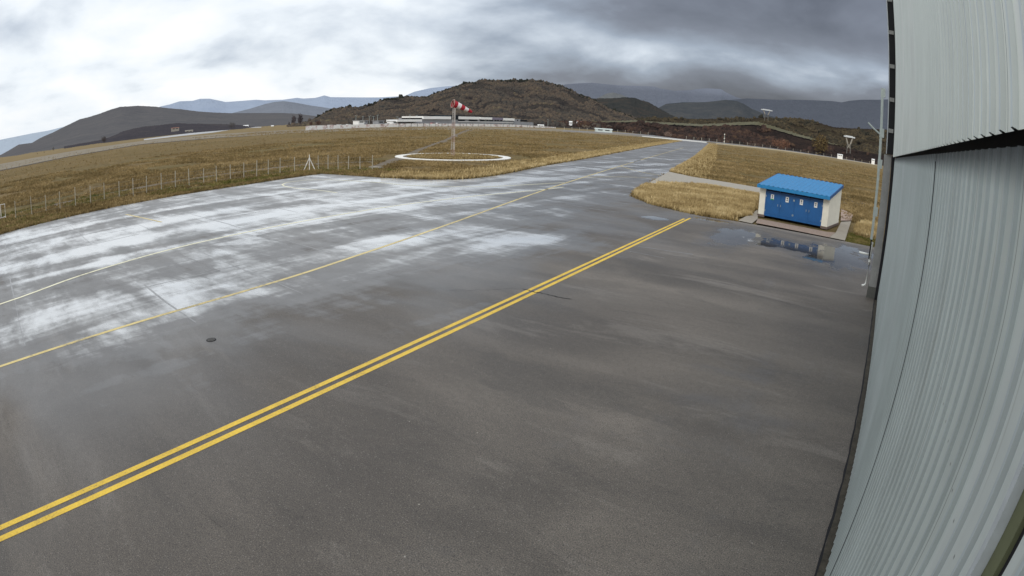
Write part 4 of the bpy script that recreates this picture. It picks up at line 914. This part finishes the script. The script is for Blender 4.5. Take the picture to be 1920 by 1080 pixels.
m_.add([(a[0], a[1], 0) for a in pts_t]+pts_t+[(a[0]-.3, a[1], a[2]) for a in pts_t], [(i, i+1, 8+i+1, 8+i) for i in range(7)]+[(8+i, 9+i, 17+i, 16+i) for i in range(7)])
m_.build('wall', M_PW, pw)
M_DWP = simple('dark_wall_post', (.10, .09, .09), .8)
for x in np.linspace(748, 1035, 26):
    Y_ = ypx(x, WX+.3); m_ = MB(); m_.box((WX+.3, Y_-.08, 0), (WX+.45, Y_+.08, 2.3)); m_.build('post', M_DWP, pw)
# parked vehicles along the terminal
def car(px, X, label, paint, van=False):
    Y_ = ypx(px, X); t = empty('parked_van' if van else 'parked_car', (X, Y_, 0), 0); tag(t, label, 'van' if van else 'car', 'vehicles parked before the terminal')
    hb, ht, l_ = (1.0, 2.3, 2.6) if van else (.85, 1.45, 2.15)
    m_ = MB(); m_.add([(-.85, -l_, .35), (.85, -l_, .35), (.85, l_, .35), (-.85, l_, .35), (-.85, -l_, hb), (.85, -l_, hb), (.85, l_, hb*.85), (-.85, l_, hb*.85)], ((0,3,2,1),(4,5,6,7),(0,1,5,4),(1,2,6,5),(2,3,7,6),(3,0,4,7)))
    m_.add([(-.8, -l_*.9, hb), (.8, -l_*.9, hb), (.8, l_*.5, hb*.95), (-.8, l_*.5, hb*.95), (-.7, -l_*.75, ht), (.7, -l_*.75, ht), (.7, l_*.2, ht), (-.7, l_*.2, ht)], ((4,5,6,7),(0,1,5,4),(1,2,6,5),(2,3,7,6),(3,0,4,7)))
    m_.build('body', paint, t)
    m_ = MB(); m_.box((.76, -l_*.6, hb+.1), (.83, l_*.25, ht-.18)); m_.build('window', M_TD, t)
    for yy in (-l_*.62, l_*.62):
        m_ = MB(); m_.tube([(.7, yy, .33), (.9, yy, .33)], .33, 10); m_.build('wheel', M_DARK, t)
WC = simple('car_white', (.75, .75, .74), .25, var=.04); SC = simple('car_silver', (.40, .41, .43), .3, .3); RC_ = simple('car_red', (.42, .03, .03), .3); DC = simple('car_dark', (.03, .03, .04), .25)
veh = [(620, 'white van parked leftmost in the row before the terminal', WC, True), (629, 'silver car beside the leftmost white van', SC, False), (637, 'white van second from the left in the row', WC, True), (646, 'white car between two vans near the cabins', WC, False), (655, 'white van just left of the white kiosk', WC, True), (662, 'dark car tucked left of the white kiosk', DC, False), (697, 'white car right of the narrow grey kiosk', WC, False), (704, 'dark car left of the grey square cabin', DC, False), (727, 'white van between the grey cabin and the white cabin', WC, True), (800, 'silver car below the left white fascia of the terminal', SC, False), (812, 'red and white van below the terminal fascia', RC_, True), (822, 'white van left of the windsock mast line', WC, True), (836, 'dark car just left of the windsock mast', DC, False)]
for a, l_, p_, v in veh: car(a, -266.0, l_, p_, v)
# lamp posts
def lamp(px, ptop, X, label):
    Y_ = ypx(px, X); zt = zat(px, ptop, X); t = empty('lamp_post', (X, Y_, 0)); tag(t, label, 'lamp post', 'lamp posts of the airport car park')
    m_ = MB(); m_.tube([(0, 0, 0), (0, 0, zt)], .16, 5, .09); m_.build('pole', M_GALV, t)
    m_ = MB(); m_.box((-.2, -.9, zt), (.2, .9, zt+.15)); m_.build('lamp_head', M_GALV, t)
for a, b, l_ in ((667, 217, 'leftmost tall lamp post behind the parked vans'), (680, 218, 'lamp post above the white kiosk'), (692, 217.5, 'lamp post above the narrow grey kiosk'), (700, 218.5, 'thin lamp post left of the grey square cabin'), (707.5, 216, 'tall lamp post directly left of the grey cabin'), (744, 219, 'lamp post at the left end of the canopy building'), (768, 216, 'lamp post behind the middle of the canopy building'), (781, 217, 'lamp post behind the right part of the canopy building'), (910, 226, 'short lamp post before the terminal middle'), (950, 227, 'short lamp post before the terminal right end'), (1027, 224, 'lone tall lamp post right of the terminal annex')): lamp(a, b, -280 if b < 222 else -263, l_)
# white structures to the right of terminal, at distance along the hill foot
def house(pl_, pr, pt, pb, dist, label, m, roof=None, name='house'):
    a0, e0 = azel((pl_+pr)/2, pb); a1, e1 = azel((pl_+pr)/2, pt); zb = H+dist*math.tan(e0); zt = H+dist*math.tan(e1)
    wpx, _ = azel(pl_, pt); wp2, _ = azel(pr, pt); wd = dist*(wp2-wpx)
    t = empty(name, (math.sin(a0)*dist, math.cos(a0)*dist, zb), -a0); tag(t, label, 'building')
    h = zt-zb; m_ = MB(); m_.box((-wd/2, 0, -4), (wd/2, wd*.6, h*.7)); m_.build('wall', m, t)
    m_ = MB(); m_.add([(-wd*.54, -.3, h*.7), (wd*.54, -.3, h*.7), (wd*.54, wd*.62, h*.7), (-wd*.54, wd*.62, h*.7), (-wd*.5, wd*.3, h), (wd*.5, wd*.3, h)], ((0, 1, 5, 4), (2, 3, 4, 5), (1, 2, 5), (3, 0, 4), (0, 3, 2, 1))); m_.build('roof', roof or m, t)
    for q in (-.3, .1): m_ = MB(); m_.box((wd*q, -.12, h*.2), (wd*(q+.25), -.02, h*.5)); m_.build('window', M_TD, t)
M_TR = simple('roof_tile', (.22, .10, .07), .9)
house(1008, 1020, 233.5, 237.5, 520, 'small white flat hut by the right end of the perimeter wall', M_TW, name='hut')
house(1067, 1073, 227, 232.5, 600, 'white gabled house at the foot of the central hill', M_TW)
house(1081, 1085, 226, 231.5, 600, 'narrow white house right of the white gabled house', M_TW, M_TR)
house(1088, 1095, 227.5, 232, 605, 'pale ruin like house rightmost of the group under the hill', M_CONC, M_TR)
house(1115, 1148, 240.6, 245.8, 430, 'long low white greenhouse beyond the airfield fence', simple('greenhouse_white', (.62, .68, .64), .4), name='greenhouse')
house(1570, 1580, 289, 293, 470, 'small white house among the scrub below the lower pylon', M_TW)
house(1634, 1640, 298, 302, 520, 'tiny white house beside the steel post at the hangar corner', M_TW)
house(321, 336, 239, 243, 740, 'pale farmhouse on the low dark hill left of the far road', M_CONC2, M_TR)
house(347, 362, 244, 247.5, 700, 'low pale farm building right of the farmhouse', M_CONC2)
house(456, 466, 234.5, 238.5, 900, 'small white building at the end of the far road', M_TW)
house(508, 513, 235, 239, 800, 'tiny white hut left of the bare poplars', M_TW)
# concrete pylons of an old conveyor on the right hills
def pylon(pxc, pt, pb, wpx, dist, label, lower):
    a0, eb = azel(pxc, pb); _, et = azel(pxc, pt); zb, zt = H+dist*math.tan(eb), H+dist*math.tan(et); wd = wpx/1144*dist; h = zt-zb
    t = empty('cable_pylon', (math.sin(a0)*dist, math.cos(a0)*dist, zb), -a0+.25); tag(t, label, 'pylon', 'old cable pylons on the right hills')
    m_ = MB(); m_.box((-wd/2, -1.5, h-1.6), (wd/2, 1.5, h-.4)); m_.box((-wd*.35, -1.2, h-.4), (wd*.3, 1.2, h)); m_.build('platform', simple('pale_platform', (.62, .64, .64), .7), t)
    for s_ in (-1, 1):
        m_ = MB(); m_.tube([(s_*wd*.30, 0, h-1.7), (s_*wd*.14, 0, h*.45)], .7, 6); m_.build('leg', M_CONC2, t)
        m_ = MB(); m_.tube([(s_*wd*.14, 0, h*.44), (s_*wd*.16, 0, -3)], .45, 6); m_.build('leg', simple('shaded_concrete', (.16, .15, .13), .9), t)
    if lower:
        m_ = MB(); m_.tube([(-wd*.14, 0, h*.45), (wd*.16, 0, h*.12)], .4, 5); m_.tube([(wd*.14, 0, h*.45), (-wd*.16, 0, h*.12)], .4, 5); m_.build('cross_brace', M_CONC2, t)
pylon(1437, 205, 222.5, 22, 800, 'pale concrete cable pylon on the skyline of the right hills', False)
pylon(1591, 254.5, 282, 22, 560, 'pale concrete cable pylon low on the slope beside the hangar corner', True)

# far perimeter fence
ff = empty('perimeter_fence', (0, 0, 0)); tag(ff, 'far post and wire fence along the airfield boundary below the dark bank', 'fence')
bl = [(1056, 244.5), (1100, 246.2), (1160, 248.5), (1230, 254), (1280, 260.5), (1343, 267), (1400, 272.5), (1467, 281), (1560, 295.5), (1640, 309.5)]
bx = [q[0] for q in bl]; by = [q[1] for q in bl]
ppts = []
for x in np.arange(1058, 1640, 14.3):
    p = gp(x, float(np.interp(x, bx, by))-.2, 0, 560); mm = MB(); mm.box((p.x-.12, p.y-.12, 0), (p.x+.12, p.y+.12, 2.3)); mm.build('post', M_POST, ff); ppts.append(p)
mm = MB()
for a, b in zip(ppts, ppts[1:]):
    for z in (.6, 1.2, 1.9): mm.tube([a+Vector((0, 0, z)), b+Vector((0, 0, z))], .03, 3, cap=False)
mm.build('wire', M_WIRE, ff)
band('perimeter_road', [(1056, 246), (1160, 250), (1230, 256), (1280, 261.5), (1343, 267.6), (1467, 281.5), (1560, 295.5), (1650, 310)], [(1056, 244.5), (1160, 248), (1230, 253.8), (1280, 260), (1343, 266), (1467, 279.8), (1560, 293.6), (1650, 307.6)], -.02, simple('grey_road', (.16, .155, .16), .6), 560)
p = gp(1358, 266.6, 0, 400); lt = empty('marker_mast', p); tag(lt, 'thin mast with white lamps at the right edge of the taxiway end', 'mast')
m_ = MB(); m_.tube([(0, 0, 0), (0, 0, 6.3)], .12, 6); m_.build('pole', M_GALV, lt)
for z in (1.2, 3.4, 6.1): m_ = MB(); m_.box((-.3, -.3, z), (.3, .3, z+.5)); m_.build('lamp', M_WHITE, lt)

# ------------------------------------------------------------------ sky and light
world = bpy.data.worlds.new('World'); scene.world = world; world.use_nodes = True
t = NT(world.node_tree); wn = world.node_tree.nodes; bg = wn['Background']
SUN_EL, SUN_AZ = RAD(38), RAD(176)     # azimuth from +Y toward +X
sky = wn.new('ShaderNodeTexSky'); sky.sky_type = 'NISHITA'; sky.sun_disc = False; sky.sun_elevation = SUN_EL; sky.sun_rotation = SUN_AZ; sky.air_density = 1.2; sky.dust_density = 3
tc = wn.new('ShaderNodeTexCoord').outputs['Generated']; x, y, z = t.xyz(tc)
zz = t.m('MAXIMUM', z, 0.0); inv = t.m('DIVIDE', 1.0, t.m('ADD', zz, .30))
P = t.vec(t.m('MULTIPLY', x, inv), t.m('MULTIPLY', y, inv), 0.0)
n1 = t.noise(P, 1.7, 6, .5, .25); n2 = t.noise(t.map(P, (1, 1, 1), (0, 0, 0), (7.3, 2.1, 0)), .95, 4, .5, .3); n3 = t.noise(t.map(P, (1, 1, 1), (0, 0, 0), (1.3, 5.1, 0)), 5.5, 6, .6, .15)
hz = t.m('SQRT', t.m('ADD', t.m('MULTIPLY', x, x), t.m('MULTIPLY', y, y))); ca = t.m('DIVIDE', y, t.m('MAXIMUM', hz, .001))  # 1 ahead along the hangar, 0 to the west
ca = t.m('ADD', ca, t.m('MULTIPLY', t.m('DIVIDE', x, t.m('MAXIMUM', hz, .001)), .10))
dark = t.sm(ca, .60, .95)
low = t.sm(zz, .17, .02); top_d = t.m('MULTIPLY', t.sm(ca, .72, .90), t.sm(t.m('ADD', zz, t.m('MULTIPLY', n1, .10)), .19, .25))
base = t.m('SUBTRACT', .835, t.m('MULTIPLY', dark, .40))
base = t.m('ADD', base, t.m('MULTIPLY', t.m('SUBTRACT', n1, .5), 1.15))
base = t.m('ADD', base, t.m('MULTIPLY', t.m('SUBTRACT', n2, .5), .65))
base = t.m('ADD', base, t.m('MULTIPLY', t.m('SUBTRACT', n3, .5), .16))
base = t.m('SUBTRACT', base, t.m('MULTIPLY', top_d, .25))
base = t.m('SUBTRACT', base, t.m('MULTIPLY', t.m('MULTIPLY', dark, t.sm(zz, .13, .04)), .48))
base = t.m('ADD', base, t.m('MULTIPLY', t.m('MULTIPLY', t.m('SUBTRACT', 1.0, dark), t.sm(zz, .14, .03)), .03))
ccol = t.ramp(base, [(.0, (.10, .105, .13)), (.28, (.19, .205, .25)), (.48, (.33, .38, .46)), (.66, (.60, .66, .74)), (.82, (.85, .90, .95)), (1.0, (1.0, 1.0, 1.0))])
ccol10 = t.mix(1.0, ccol, (11.5, 11.5, 11.5), 'MULTIPLY')
ccol10 = t.mix(1.0, ccol, (11.5, 11.5, 11.5), 'MULTIPLY')
# overhead the overcast is brighter than the band near the mountains
ov = t.sm(z, .25, .75); up_ = t.mix(ov, ccol10, (10.5, 11.0, 11.6))
mixed = t.mix(.88, sky.outputs[0], up_)
below = t.sm(z, -.002, -.03); mixed = t.mix(below, mixed, (1.2, 1.0, .7))
t.l.new(mixed, bg.inputs[0]); bg.inputs[1].default_value = .1
sl_ = bpy.data.lights.new('overcast_sun', 'SUN'); so = bpy.data.objects.new('overcast_sun', sl_); COL.objects.link(so)
sl_.energy = 1.0; sl_.angle = RAD(22); sl_.color = (1, .96, .9)
dv = Vector((math.sin(SUN_AZ)*math.cos(SUN_EL), math.cos(SUN_AZ)*math.cos(SUN_EL), math.sin(SUN_EL)))
so.rotation_euler = dv.to_track_quat('Z', 'Y').to_euler()

scene.view_settings.view_transform = 'Standard'; scene.view_settings.look = 'None'; scene.view_settings.exposure = 0
scene.cycles.max_bounces = 5; scene.cycles.diffuse_bounces = 2; scene.cycles.glossy_bounces = 3
scene.cycles.use_denoising = True
